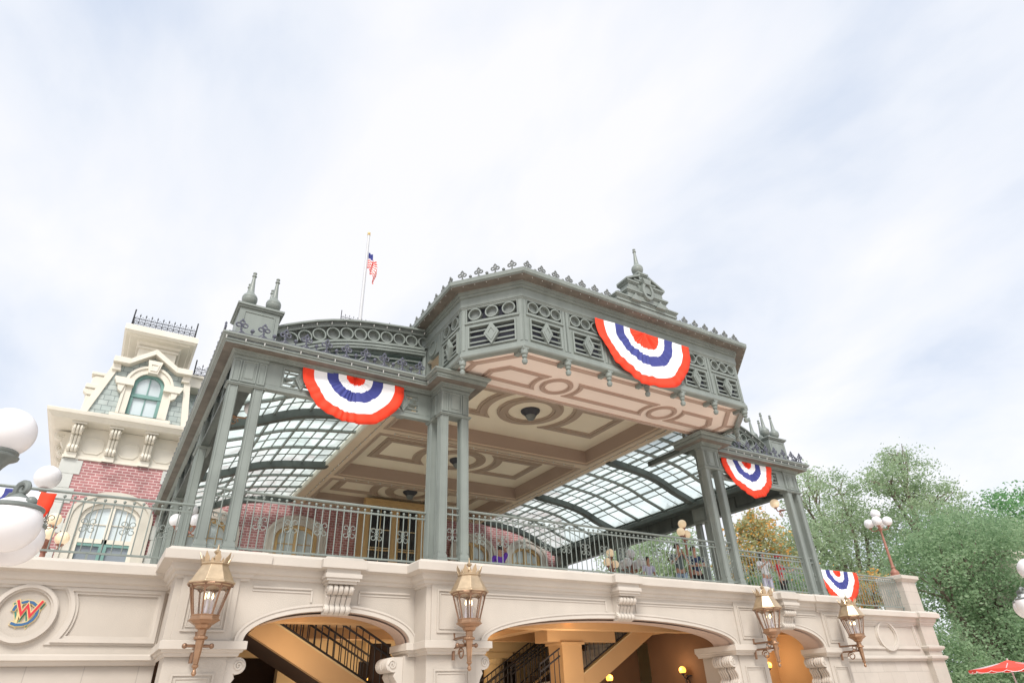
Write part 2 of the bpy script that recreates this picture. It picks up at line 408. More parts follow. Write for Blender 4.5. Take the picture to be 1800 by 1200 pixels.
# ---- louvred panel with a diamond
def louvre(mb, x0, x1, z0, z1, y, dark, deep=0.10, nsl=3):
    """frame, slats and diamond on a plane at y (front faces -y); dark back panel collected in another mesh"""
    mb.rframe(x0, x1, z0, z1, 0.035, y-0.03, y+deep)
    h = z1-z0
    for i in range(nsl):
        z = z0 + h*(i+1)/(nsl+1)
        mb.box(x0+0.035, x1-0.035, y-0.005, y+0.03, z-0.016, z+0.016)
    cx, cz = (x0+x1)/2, (z0+z1)/2; dx, dz = min(0.17, (x1-x0)*.17), h*0.50
    mb.prism([(cx-dx, cz), (cx, cz-dz), (cx+dx, cz), (cx, cz+dz)], y-0.065, y+0.02)
    mb.frame([(cx-dx*.7, cz), (cx, cz-dz*.7), (cx+dx*.7, cz), (cx, cz+dz*.7)], [(cx-dx*.45, cz), (cx, cz-dz*.45), (cx+dx*.45, cz), (cx, cz+dz*.45)], y-0.078, y-0.06)
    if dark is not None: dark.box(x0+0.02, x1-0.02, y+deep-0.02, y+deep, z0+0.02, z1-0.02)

# ---- friezes of the side bays (open louvre panels)
def frieze(x0, x1, y, panels, Mx, zb=7.06, zt=7.68, d=0.14, mat='sage'):
    f = MB(); f.M = Mx
    f.box(x0, x1, y, y+d, zb, zb+0.10); f.box(x0, x1, y, y+d, zt-0.07, zt-0.004)
    f.box(x0, x1, y-0.025, y, zb-0.01, zb+0.035)
    xs = [x0] + [v for p in panels for v in p] + [x1]
    for i in range(0, len(xs), 2):
        f.box(xs[i], xs[i+1], y, y+d, zb+0.10, zt-0.07)
    W(f, 'frieze_rail', mat, bevel=0.004)
    for a, b in panels:
        l = MB(); l.M = Mx
        louvre(l, a, b, zb+0.10, zt-0.075, y+0.02, l if mat == 'shadesage' else None, 0.08)
        W(l, 'louvre_panel', mat)
R90 = Matrix(((0,1,0,0),(-1,0,0,0),(0,0,1,0),(0,0,0,1)))     # local x -> -Y, local y -> +X : a wall facing -X
def along_y(xw):       # local (u, d, z) -> world (xw + d, -u, z): a wall that faces left
    return Matrix(((0,1,0,xw),(-1,0,0,0),(0,0,1,0),(0,0,0,1)))
for s in (1, -1):
    frieze(1.67, 5.24, 11.52, [(1.97, 2.72), (2.98, 3.88), (4.14, 4.92)], side(s))
    for ya, yb in ((11.72, 15.2), (15.82, 19.7), (20.32, 24.0)):
        n = 3; wd = (yb-ya)/n
        frieze(-yb, -ya, 0.0, [(-yb+i*wd+0.16, -yb+(i+1)*wd-0.16) for i in range(n)], side(s) @ along_y(1.10), mat='shadesage')

# ---- eave cornice of the side bays
prof = [(0.0, 7.64), (0.035, 7.645), (0.035, 7.672), (0.06, 7.676), (0.06, 7.70), (0.10, 7.715), (0.10, 7.722), (0.262, 7.722), (0.262, 7.765), (0.285, 7.77), (0.285, 7.80), (0.262, 7.805), (0.262, 7.815), (0.315, 7.83), (0.33, 7.855), (0.33, 7.865), (0.35, 7.868), (0.35, 7.905), (0.20, 7.93), (-0.25, 7.95), (-0.25, 7.64)]
EAVE = [(1.07, 24.5), (1.07, 11.46), (5.20, 11.46), (5.20, 10.92), (5.86, 10.92), (5.86, 11.70)]
for s in (1, -1):
    c = MB(); c.M = side(s); c.sweep(EAVE, prof); W(c, 'cornice', 'sage')
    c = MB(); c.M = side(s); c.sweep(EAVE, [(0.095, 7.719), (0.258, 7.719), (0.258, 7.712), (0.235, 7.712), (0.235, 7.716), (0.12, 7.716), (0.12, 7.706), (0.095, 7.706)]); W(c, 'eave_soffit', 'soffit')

# ---- cast iron cresting
def crest_unit(mb, p, ux, h=0.32, big=True):
    """trefoil finial on a stem; p base, ux unit vector along the run"""
    p = Vector(p); u = Vector(ux); z = Vector((0,0,1))
    if big:
        q = lambda a, b: p + u*(a*h) + z*(b*h)
        mb.tube([q(0,0), q(0,.42)], .018, 5)
        for cx_, cz_, rr in ((-.19, .60, .13), (.19, .60, .13), (0, .80, .12)):
            mb.tube([q(cx_+rr*cos(2*pi*k/9), cz_+rr*sin(2*pi*k/9)) for k in range(9)], .017, 5, closed=True)
        mb.tube([q(0,.42), q(0,.68)], .016, 5); mb.tube([q(0,.90), q(0,.97), q(0,1.07)], [.022, .026, .004], 5)
        for sg in (-1, 1):
            mb.tube([q(sg*.16, .02), q(sg*.06, .10), q(0,.2)], .016, 5); mb.sphere(tuple(q(sg*.33, .62)), .05*h, 6)
        mb.sphere(tuple(q(0, .36)), .07*h, 6)
    else:
        q = lambda a, b: p + u*(a*h) + z*(b*h)
        mb.tube([q(0,0), q(0,.25)], .013, 5); mb.sphere(tuple(q(0,.34)), .13*h, 7); mb.tube([q(0,.4), q(0,.5)], [.015, .004], 5)
def crest_run(mb, a, b, sp=0.42, h=0.32):
    a = Vector(a); b = Vector(b); L = (b-a).length; n = max(1, round(L/sp)); u = (b-a)/L
    for i in range(n):
        p0 = a + u*(L*(i+0.5)/n); crest_unit(mb, p0, u, h)
        p1 = a + u*(L*(i+1)/n)
        if i < n-1: crest_unit(mb, p1, u, h, False)
        # hanging swag between neighbours
        if i < n-1:
            p2 = p0 + u*(L/n)
            mb.tube([p0.lerp(p2, t) + Vector((0,0,.085*h/.3*(1-1.3*sin(pi*t)))) for t in (0,.17,.33,.5,.67,.83,1)], .011, 4)
    mb.tube([a + Vector((0,0,.012)), b + Vector((0,0,.012))], .014, 4)
for s in (1, -1):
    c = MB(); c.M = side(s); crest_run(c, (0.82, 11.18, 7.93), (4.95, 11.18, 7.93)); W(c, 'cresting', 'crest', smooth=True)
    c = MB(); c.M = side(s); crest_run(c, (0.77, 11.3, 7.93), (0.77, 24.4, 7.93), .42, .36); W(c, 'cresting', 'crest', smooth=True)

# ---- corner blocks with ball finials
def ball_finial(mb, x, y, z, k=1.0):
    mb.lathe([(.085*k,0),(.085*k,.03*k),(.06*k,.045*k),(.055*k,.07*k),(.10*k,.10*k),(.145*k,.16*k),(.155*k,.215*k),(.15*k,.24*k),(.155*k,.25*k),(.14*k,.30*k),(.09*k,.36*k),(.066*k,.40*k),(.052*k,.52*k),(.038*k,.70*k),(.03*k,.80*k),(.048*k,.81*k),(.048*k,.83*k),(.03*k,.84*k),(.028*k,.875*k),(.04*k,.885*k),(.04*k,.905*k),(.012*k,.93*k)], (x,y,z), 16)
for s in (1, -1):
    b = MB(); b.M = side(s)
    b.box(0.97, 1.75, 11.62, 12.40, 7.92, 8.80)
    b.box(0.93, 1.79, 11.58, 12.44, 8.80, 8.835); b.box(0.90, 1.82, 11.55, 12.47, 8.835, 8.885)
    b.rframe(1.05, 1.67, 8.02, 8.73, 0.03, 11.605, 11.63)
    blk = W(b, 'finial_block', 'sage', bevel=0.006)
    for fx in (1.12, 1.60):
        for fy in (11.79, 12.26):
            f = MB(); f.M = side(s); ball_finial(f, fx, fy, 8.885); W(f, 'ball_finial', 'sage', blk, smooth=True)

# ---- arched gable with portholes (quarter vault front)
arc_c = [(1.55,8.17),(2.08,8.49),(2.36,8.625),(2.65,8.755),(2.95,8.865),(3.25,8.95),(3.56,9.015),(3.87,9.07),(4.18,9.11),(4.49,9.15),(4.80,9.185),(5.12,9.215)]
def nrm_at(i):
    a = arc_c[max(0,i-1)]; b = arc_c[min(len(arc_c)-1,i+1)]
    d = Vector((b[0]-a[0], b[1]-a[1])).normalized(); return Vector((-d.y, d.x))
def off(i, d):
    n = nrm_at(i); return (arc_c[i][0]+n.x*d, arc_c[i][1]+n.y*d)
NA = len(arc_c)
def band(mb, d0, d1, y0, y1):
    vs = []; fs = []
    for i in range(NA):
        a, b = off(i, d0), off(i, d1)
        vs += [(a[0],y0,a[1]), (b[0],y0,b[1]), (b[0],y1,b[1]), (a[0],y1,a[1])]
    for i in range(NA-1):
        o = 4*i
        for k in range(4): fs.append((o+k, o+(k+1)%4, o+4+(k+1)%4, o+4+k))
    fs += [(0,3,2,1), (4*NA-4,4*NA-3,4*NA-2,4*NA-1)]
    mb.add(vs, fs)
for s in (1, -1):
    g = MB(); g.M = side(s)
    band(g, 0.17, 0.27, 11.86, 12.06); band(g, 0.27, 0.31, 11.78, 12.06); band(g, -0.21, -0.155, 11.86, 12.06); band(g, -0.30, -0.25, 11.84, 12.04); band(g, -0.36, -0.30, 11.86, 12.04)
    W(g, 'gable_arch', 'sage')
    d = MB(); d.M = side(s); band(d, -0.16, 0.18, 11.98, 12.02); W(d, 'gable_recess', 'porthole')
    for i in range(1, NA):
        r = MB(); r.M = side(s); r.ring(arc_c[i], 0.152, 0.125, 11.875, 11.99, 20); W(r, 'porthole_ring', 'sage', smooth=True)
    # glazed tympanum under the arch with its curved tracery
    t = MB(); t.M = side(s)
    low = [off(i, -0.36) for i in range(NA)]
    t.add([(x,11.95,z) for x,z in low] + [(x,11.95,7.95) for x,z in low], [(i,i+1,NA+i+1,NA+i) for i in range(NA-1)])
    W(t, 'tympanum_glass', 'vglass')
    tr = MB(); tr.M = side(s)
    tr.tube([(x, 11.94, z-0.16) for x, z in low[1:]], 0.022, 6)
    for x0, x1, hh in ((2.3,3.5,.55),(3.3,4.5,.62),(4.1,5.1,.66)):
        tr.tube([(x0+(x1-x0)*k/10, 11.94, 7.95+hh*sin(pi*k/10)) for k in range(11)], 0.016, 6)
    tr.tube([(5.17,11.93,7.95),(5.17,11.93,9.0)], 0.05, 6)
    W(tr, 'tracery', 'sage', smooth=True)

# ---- glazed quarter vaults
vin = [off(i, -0.40) for i in range(1, NA)]
vin = [(1.10, 7.70), (1.32, 7.82)] + vin + [(5.24, 8.86)]
def vault_pt(t, d=0.0):
    """t 0..1 along the arc from the eave to the ceiling; d offset outward"""
    n = len(vin)-1; f = min(max(t,0),1)*n; i = min(int(f), n-1); q = f-i
    a, b = vin[i], vin[i+1]; dx, dz = b[0]-a[0], b[1]-a[1]; L = hypot(dx, dz)
    return (a[0]+dx*q - dz/L*d, a[1]+dz*q + dx/L*d)
def arcbar(mb, y0, y1, d0, d1, n=18):
    vs = []; fs = []
    for i in range(n+1):
        a, b = vault_pt(i/n, d0), vault_pt(i/n, d1)
        vs += [(a[0],y0,a[1]), (b[0],y0,b[1]), (b[0],y1,b[1]), (a[0],y1,a[1])]
    for i in range(n):
        o = 4*i
        for k in range(4): fs.append((o+k, o+(k+1)%4, o+4+(k+1)%4, o+4+k))
    mb.add(vs, fs)
RIBS = [12.05, 15.5, 20.0, 24.3]
for s in (1, -1):
    for y in RIBS:
        r = MB(); r.M = side(s); arcbar(r, y-0.08, y+0.08, -0.20, 0.0); arcbar(r, y-0.12, y+0.12, -0.22, -0.20); W(r, 'vault_rib', 'shadesage')
    for ya, yb in zip(RIBS[:-1], RIBS[1:]):
        L = yb-ya; nb = 3
        sec = MB(); sec.M = side(s)
        for k in range(1, nb): arcbar(sec, ya+L*k/nb-0.06, ya+L*k/nb+0.06, -0.06, 0.0)
        W(sec, 'secondary_rib', 'sage')
        bars = MB(); bars.M = side(s)
        for q in range(1, 12):
            t = q/12; th = 0.022 if q % 3 == 0 else 0.013; dp = -0.06 if q % 3 == 0 else -0.02
            a = vault_pt(t-0.004*th/.013, 0.004); b = vault_pt(t+0.004*th/.013, 0.004); c_ = vault_pt(t+0.004*th/.013, dp); d_ = vault_pt(t-0.004*th/.013, dp)
            bars.add([(a[0],ya,a[1]),(b[0],ya,b[1]),(c_[0],ya,c_[1]),(d_[0],ya,d_[1]),(a[0],yb,a[1]),(b[0],yb,b[1]),(c_[0],yb,c_[1]),(d_[0],yb,d_[1])],
                     [(0,1,5,4),(1,2,6,5),(2,3,7,6),(3,0,4,7)])
        for k in range(nb*2):
            if k % 2: arcbar(bars, ya+L*k/(nb*2)-0.016, ya+L*k/(nb*2)+0.016, -0.022, 0.004)
        W(bars, 'glazing_bars', 'sage')
        gl = MB(); gl.M = side(s); n = 24
        gl.grid(lambda i, j: (vault_pt(i/n, 0.01)[0], ya+(yb-ya)*j, vault_pt(i/n, 0.01)[1]), n, 1)
        W(gl, 'vault_glass', 'vglass')
    # eave beam at the foot of the vault and ivory fascia beam at its top
    e = MB(); e.M = side(s); e.box(1.16, 1.62, 12.1, 24.4, 7.56, 7.70); W(e, 'eave_beam', 'shadesage')
    e = MB(); e.M = side(s); e.box(5.235, 5.30, 11.72, YB, 8.69, 9.02); W(e, 'fascia_beam', 'ceil_strip')
# ---- coffered ceiling
Z0, Z1 = 8.69, 9.14
cof = [(11.72, 15.97), (16.55, 20.60), (21.15, YB-0.3)]
XL, XR = 5.90, 13.10
def mx(x): return 2*CX-x
b = MB()
b.box(5.302, XL, 11.16, YB, Z0, Z0+0.08); b.box(XR, mx(5.302), 11.16, YB, Z0, Z0+0.08)
edges = [11.16] + [v for c in cof for v in c] + [YB]
for i in range(0, len(edges), 2): b.box(XL, XR, edges[i], edges[i+1], Z0, Z0+0.08)
W(b, 'ceiling_beam', 'ceil_beam')
for (ya, yb) in cof:
    sd = MB(); sd.frame([(XL,ya),(XR,ya),(XR,yb),(XL,yb)], [(XL+.03,ya+.03),(XR-.03,ya+.03),(XR-.03,yb-.03),(XL+.03,yb-.03)], Z0+0.03, Z1, 'XY')
    W(sd, 'coffer_side', 'ceil_side')
    edge = MB()
    for q, (w_, h_) in enumerate(((0.05, 0.035), (0.11, 0.018))):
        edge.frame([(XL-w_-.02,ya-w_-.02),(XR+w_+.02,ya-w_-.02),(XR+w_+.02,yb+w_+.02),(XL-w_-.02,yb+w_+.02)], [(XL-w_+.03,ya-w_+.03),(XR+w_-.03,ya-w_+.03),(XR+w_-.03,yb+w_-.03),(XL-w_+.03,yb+w_-.03)], Z0-h_, Z0+0.002, 'XY')
    W(edge, 'coffer_edge_moulding', 'ceil_mould')
    pn = MB(); pn.box(XL, XR, ya, yb, Z1, Z1+0.06); W(pn, 'coffer_panel', 'ceil_tan')
    yc = (ya+yb)/2+0.08
    m = MB()
    def stepring(ro, ri):
        m.ring((CX, yc), ro, ri, Z1-0.03, Z1+0.01, 48, 'XY'); m.ring((CX, yc), ro-0.09, ri+0.09, Z1-0.055, Z1-0.03, 48, 'XY')
    stepring(1.0, 0.66)
    W(m, 'ceiling_moulding', 'ceil_mould')
    for sg in (-1, 1):
        def cpoly(r, x1, h):
            a = math.asin(min(1, h/r)); n = 16
            pts = [(CX+sg*r*cos(-a+2*a*k/n), yc+r*sin(-a+2*a*k/n)) for k in range(n+1)]
            return pts + [(CX+sg*x1, yc+h), (CX+sg*x1, yc-h)]
        m = MB()
        m.frame(cpoly(1.28, 2.98, 0.95), cpoly(1.60, 2.70, 0.64), Z1-0.03, Z1+0.01, 'XY')
        m.frame(cpoly(1.37, 2.90, 0.86), cpoly(1.51, 2.78, 0.72), Z1-0.055, Z1-0.03, 'XY')
        W(m, 'ceiling_moulding', 'ceil_mould')
def bulbs_line(name, label, pts, sp, r=0.011, zoff=0.0, group='strings of small bulbs'):
    """a string of small bulbs: wire + bulbs, each bulb its own part"""
    root = thing(name, label, 'string lights', pts[0], 0, group)
    wm = MB(); seq = []
    for a, b_ in zip(pts[:-1], pts[1:]):
        a = Vector(a); b_ = Vector(b_); n = max(1, int((b_-a).length/sp))
        for k in range(n): seq.append(a.lerp(b_, k/n))
    seq.append(Vector(pts[-1]))
    w2 = []
    for a, b_ in zip(seq[:-1], seq[1:]):
        w2 += [a, a.lerp(b_, .5) - Vector((0,0,.02))]
    wm.tube(w2 + [seq[-1]], 0.006, 4); wm.build('wire', 'iron', root, world=True)
    bm = MB(); bm.sphere((0,0,-0.035), r, 7, 1.25); bm.lathe([(.012,-.02),(.012,.01)], (0,0,0), 6)
    first = bm.build('bulb', 'bulb', root)
    o0 = Vector(pts[0])
    step = max(1, math.ceil(len(seq)/98))
    for i, p in enumerate(seq[::step]):
        o = first if i == 0 else link_copy(first, root)
        o.location = p - o0
# rivet-like bulbs along the ceiling beams
for i, (y, xa, xb, lab) in enumerate(((16.26, 6.2, 12.8, 'row of small bulbs along the ceiling cross beam nearest the front'), (20.87, 6.2, 12.8, 'row of small bulbs along the ceiling cross beam farther back'))):
    bulbs_line('ceiling_bulb_row', lab, [(xa, y, Z0-0.015), (xb, y, Z0-0.015)], 0.42, 0.017, group='rows of bulbs on the ceiling beams')
for x, lab in ((5.58, 'row of small bulbs along the left edge beam of the coffered ceiling'), (13.42, 'row of small bulbs along the right edge beam of the coffered ceiling')):
    bulbs_line('ceiling_bulb_row', lab, [(x, 12.0, Z0-0.015), (x, 24.2, Z0-0.015)], 0.42, 0.017, group='rows of bulbs on the ceiling beams')
# dished ceiling lamps
for (ya, yb), lab in zip(cof, ('nearest of the three black dished ceiling lamps in the coffer roundels', 'black dished ceiling lamp in the middle coffer roundel', 'farthest of the black dished ceiling lamps, just above the railing')):
    t = thing('ceiling_lamp', lab, 'lamp', (CX, (ya+yb)/2+0.08, Z1), 0, 'ceiling lamps in the coffer roundels')
    d = MB(); d.lathe([(.05,-.17),(.17,-.165),(.20,-.12),(.27,-.06),(.29,-.02),(.29,0)], (0,0,0), 24); d.build('shade', 'iron', t, smooth=True)
    d = MB(); d.lathe([(.02,-.30),(.09,-.29),(.145,-.22),(.155,-.165)], (0,0,0), 20); d.build('glass_bowl', 'porthole', t, smooth=True)

# ---- projecting octagonal pavilion front
ZP = 8.0
oct_ = [(5.23, 13.6), (5.23, 10.12), (6.14, 9.08), (12.86, 9.08), (13.77, 10.12), (13.77, 13.6)]
# walls: mouldings swept right round
pv = MB()
pv.sweep(oct_, [(-0.12, 7.93), (0.03, 7.93), (0.05, 7.96), (0.05, 8.02), (0.025, 8.04), (0.025, 8.09), (-0.12, 8.09)]); W(pv, 'pavilion_sill', 'sage')
pv = MB()
pv.sweep(oct_, [(-0.12, 9.16), (0.0, 9.16), (0.02, 9.18), (0.02, 9.20), (0.035, 9.205), (0.035, 9.40), (0.02, 9.405), (0.02, 9.425), (0.07, 9.435), (0.07, 9.47), (0.055, 9.475), (0.055, 9.495), (0.10, 9.505), (0.10, 9.56), (0.12, 9.578), (0.34, 9.578), (0.34, 9.60), (0.37, 9.61), (0.38, 9.70), (0.30, 9.73), (0.15, 9.76), (-0.12, 9.76)]); W(pv, 'pavilion_cornice', 'sage')
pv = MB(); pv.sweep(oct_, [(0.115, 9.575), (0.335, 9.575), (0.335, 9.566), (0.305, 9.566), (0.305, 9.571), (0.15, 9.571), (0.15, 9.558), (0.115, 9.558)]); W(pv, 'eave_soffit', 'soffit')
rf = MB(); rf.prism([(5.1, 13.6), (5.1, 10.06), (6.08, 8.95), (12.92, 8.95), (13.9, 10.06), (13.9, 13.6)], 9.70, 9.745, 'XY'); W(rf, 'pavilion_roof', 'sage')
rf = MB(); rf.box(5.2, 13.8, 13.6, YB, 9.35, 9.45); W(rf, 'rear_roof', 'sage')
def wallM(a, b):
    """local x along a->b, local y inward, z up"""
    d = Vector((b[0]-a[0], b[1]-a[1], 0)); L = d.length; d.normalize(); n = Vector((-d.y, d.x, 0))
    return Matrix(((d.x, n.x, 0, a[0]), (d.y, n.y, 0, a[1]), (0,0,1,0), (0,0,0,1))), L
faces = []
faces += [((5.23,12.0),(5.23,11.15),'small'), ((5.23,11.15),(5.23,10.12),2), ((5.23,10.12),(6.14,9.08),3)]
for k in range(6):
    faces.append(((6.14+6.72*k/6, 9.08), (6.14+6.72*(k+1)/6, 9.08), 3))
faces += [((12.86,9.08),(13.77,10.12),3), ((13.77,10.12),(13.77,11.15),2), ((13.77,11.15),(13.77,12.0),'small')]
for a, b_, n in faces:
    Mx, L = wallM(a, b_)
    p = MB(); p.M = Mx; dk = MB(); dk.M = Mx
    e = 0.10
    # stiles, middle rail
    p.box(-0.005, e, -0.0, 0.12, 8.09, 9.16); p.box(L-e, L+0.005, 0.0, 0.12, 8.09, 9.16)
    p.box(0.02, e-0.02, -0.012, 0.0, 8.12, 9.14); p.box(L-e+0.02, L-0.02, -0.012, 0.0, 8.12, 9.14)
    if n == 'small':
        p.box(e, L-e, 0.0, 0.12, 8.70, 9.16); p.ring((L/2, 8.93), 0.20, 0.165, -0.03, 0.02, 22)
        W(p, 'pavilion_panel', 'sage'); continue
    p.box(e, L-e, -0.0, 0.12, 8.74, 8.80); p.box(e-0.03, L-e+0.03, -0.03, 0.0, 8.755, 8.79)
    p.box(e, L-e, 0.0, 0.12, 8.09, 8.14); p.box(e, L-e, 0.0, 0.12, 8.68, 8.74)
    p.rframe(e+0.002, L-e-0.002, 8.802, 9.158, 0.022, -0.012, 0.10)
    louvre(p, e+0.05, L-e-0.05, 8.14, 8.68, -0.01, dk, 0.11)
    p.box(e, e+0.05, 0.0, 0.12, 8.14, 8.68); p.box(L-e-0.05, L-e, 0.0, 0.12, 8.14, 8.68)
    pan = W(p, 'pavilion_panel', 'sage')
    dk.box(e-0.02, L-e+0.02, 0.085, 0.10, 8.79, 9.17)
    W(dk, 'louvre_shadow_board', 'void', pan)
    wd = L-2*e-0.03
    for q in range(n):
        cx = e+0.015 + wd*(q+0.5)/n; rr = min(0.15, wd/n/2-0.006)
        r = MB(); r.M = Mx; r.ring((cx, 8.98), rr, rr-0.026, -0.025, 0.08, 20); W(r, 'porthole_ring', 'sage', pan, smooth=True)
        r = MB(); r.M = Mx; r.disc((cx, 8.98), rr-0.02, 0.06, 0.075, 20); W(r, 'porthole_disc', 'porthole', pan)
# pendants under the posts
pend = [(5.27, 10.13), (6.16, 9.10)] + [(6.14+6.72*k/6, 9.10) for k in range(1, 6)] + [(12.84, 9.10), (13.73, 10.13)]
for x, y in pend:
    d = MB(); d.box(x-0.07, x+0.07, y-0.05, y+0.14, 7.90, 7.96)
    d.box(x-0.055, x+0.055, y+0.09, y+0.34, 7.90, 7.985)
    d.lathe([(.008,-.32),(.045,-.31),(.062,-.27),(.06,-.23),(.035,-.205),(.03,-.18),(.055,-.17),(.06,-.13),(.045,-.11),(.075,-.09),(.08,-.03),(.08,0)], (x, y+0.03, 7.90), 12)
    W(d, 'pendant', 'sage', smooth=True)
# pink soffit with raised mouldings
so = MB(); so.prism([(5.24, 11.16), (5.24, 10.14), (6.16, 9.11), (12.84, 9.11), (13.76, 10.14), (13.76, 11.16)], ZP, ZP+0.06, 'XY'); W(so, 'pavilion_soffit', 'pink')
so = MB(); so.box(5.85, 13.15, 11.10, 11.16, ZP+0.06, 8.72); W(so, 'soffit_back_board', 'ceil_side')
mo = MB()
def smould(outer, inner, z=ZP):
    mo.frame(outer, inner, z-0.022, z+0.005, 'XY')
    n = len(outer)
    o2 = [tuple(Vector(o).lerp(Vector(i), .28)) for o, i in zip(outer, inner)]; i2 = [tuple(Vector(o).lerp(Vector(i), .72)) for o, i in zip(outer, inner)]
    mo.frame(o2, i2, z-0.045, z-0.022, 'XY')
# border strip parallel to the edge
mo.sweep([(5.62, 11.08), (5.62, 10.25), (6.33, 9.46), (12.67, 9.46), (13.38, 10.25), (13.38, 11.08)], [(0.06, ZP+0.003), (0.06, ZP-0.02), (0.03, ZP-0.035), (-0.03, ZP-0.035), (-0.06, ZP-0.02), (-0.06, ZP+0.003)])
mo.box(5.9, 13.1, 11.00, 11.10, ZP-0.03, ZP+0.003)
for x, y in pend:
    if y < 9.5 and 6.2 < x < 12.8: mo.prism([(x-.05, 9.14), (x+.05, 9.14), (x+.07, 9.42), (x-.07, 9.42)], ZP-0.022, ZP+0.003, 'XY')
mo.prism([(6.13,9.2),(6.22,9.14),(6.38,9.44),(6.28,9.50)], ZP-0.022, ZP+0.003, 'XY'); mo.prism([(mx(6.13),9.2),(mx(6.22),9.14),(mx(6.38),9.44),(mx(6.28),9.50)], ZP-0.022, ZP+0.003, 'XY')
mo.prism([(5.3,10.1),(5.33,10.2),(5.60,10.30),(5.58,10.20)], ZP-0.022, ZP+0.003, 'XY'); mo.prism([(mx(5.3),10.1),(mx(5.33),10.2),(mx(5.60),10.30),(mx(5.58),10.20)], ZP-0.022, ZP+0.003, 'XY')
YS = 10.36
for cx in (7.84, mx(7.84)):
    smould([(cx+.40*cos(2*pi*k/32), YS+.40*sin(2*pi*k/32)) for k in range(32)], [(cx+.27*cos(2*pi*k/32), YS+.27*sin(2*pi*k/32)) for k in range(32)])
def rect2(w, r, h):
    pts = []; a = math.asin(h/r); n = 10
    for k in range(n+1): t = -a+2*a*k/n; pts.append((7.84+r*cos(t), YS+r*sin(t)))
    for k in range(n+1): t = a-2*a*k/n; pts.append((mx(7.84)-r*cos(t), YS+r*sin(t)))
    return pts
smould(rect2(0, .53, .37), rect2(0, .66, .24))
for s in (1, -1):
    def lp(r, h, x0, ch):
        a = math.asin(h/r); n = 10
        pts = [(7.84-r*cos(a-2*a*k/n), YS+r*sin(a-2*a*k/n)) for k in range(n+1)]
        pts += [(x0+ch, YS-h), (x0, YS-h+ch*1.1), (x0, YS+h)]
        return pts if s > 0 else [(mx(x), y) for x, y in pts]
    smould(lp(.53, .37, 6.02, .32), lp(.66, .24, 6.17, .27))
W(mo, 'soffit_moulding', 'pink_mould')
# roof cresting of the pavilion
for a, b_ in (((4.98, 13.4), (4.98, 10.02)), ((4.98, 10.02), (6.0, 8.86)), ((6.0, 8.86), (8.62, 8.86)), ((10.4, 8.86), (13.0, 8.86)), ((13.0, 8.86), (14.02, 10.02)), ((14.02, 10.02), (14.02, 13.4))):
    c = MB(); crest_run(c, (*a, 9.735), (*b_, 9.735), 0.39, 0.29); W(c, 'cresting', 'crestgrey', smooth=True)
# stepped centrepiece with oval shield and urn
ce = MB(); cy = 8.80
def blk(x0, x1, z0, z1, d=0.16, cap=0.05, f=0): 
    ce.box(CX+x0, CX+x1, cy-d-f, cy+d, z0, z1)
    if cap: ce.box(CX+x0-0.05, CX+x1+0.05, cy-d-f-0.05, cy+d+0.05, z1, z1+cap); ce.box(CX+x0-0.025, CX+x1+0.025, cy-d-f-0.025, cy+d+0.025, z1-0.035, z1)
blk(-0.95, 0.95, 9.72, 9.84, 0.12, 0.035); blk(-0.62, 0.62, 9.84, 10.04, 0.15, 0.045, 0.01); blk(-0.55, -0.28, 10.06, 10.32, 0.15); blk(0.28, 0.55, 10.06, 10.32, 0.15); blk(-0.30, 0.30, 9.95, 10.42, 0.13, 0.04); blk(-0.12, 0.12, 10.42, 10.70, 0.12)
for sg in (-1, 1):
    ce.prism([(CX+sg*.62,10.40),(CX+sg*.62,10.35),(CX+sg*.14,10.60),(CX+sg*.14,10.66)], cy-0.20, cy+0.18)
    ce.tube([(CX+sg*(.76+.085*cos(k*.6)*(1-k/16)), cy, 9.965+.085*sin(k*.6)*(1-k/16)) for k in range(14)], .03, 6)
ce.ring((CX, 10.16), 0.25, 0.18, cy-0.24, cy-0.10, 24, sx=0.72); ce.disc((CX, 10.16), 0.16, cy-0.21, cy-0.1, 20)
ce.prism([(CX-.13,10.50),(CX+.13,10.50),(CX+.09,10.34),(CX-.09,10.34)], cy-0.26, cy-0.1)
for sg in (-1, 1): ce.prism([(CX+sg*.55,9.80),(CX+sg*.40,10.0),(CX+sg*.25,9.80)], cy-0.20, cy-0.1)
cen = W(ce, 'roof_centrepiece', 'sage', bevel=0.006)
f = MB(); ball_finial(f, CX, cy, 10.74, 0.95); W(f, 'urn_finial', 'sage', cen, smooth=True)

# ---- string lights on the eaves
bulbs_line('eave_string_lights', 'string of small bulbs under the left half of the balcony eave, above the left rosette', [(0.80, 11.10, 7.79), (4.92, 11.10, 7.79)], 0.34)
bulbs_line('eave_string_lights', 'string of small bulbs under the right eave, above the right rosette', [(14.1, 11.10, 7.79), (18.2, 11.10, 7.79)], 0.34)
bulbs_line('eave_string_lights', 'string of small bulbs round the roof rim of the projecting pavilion', [(4.92, 12.6, 9.60), (4.92, 10.02, 9.60), (5.99, 8.80, 9.60), (13.01, 8.80, 9.60), (14.08, 10.02, 9.60), (14.08, 12.6, 9.60)], 0.26)
bulbs_line('eave_string_lights', 'string of small bulbs along the curved gable left of the pavilion', [(off(i, .24)[0], 11.82, off(i, .24)[1]) for i in range(1, NA)], 0.36)
bulbs_line('eave_string_lights', 'string of small bulbs along the curved gable right of the pavilion', [(2*CX-off(i, .24)[0], 11.82, off(i, .24)[1]) for i in range(1, NA)], 0.36)
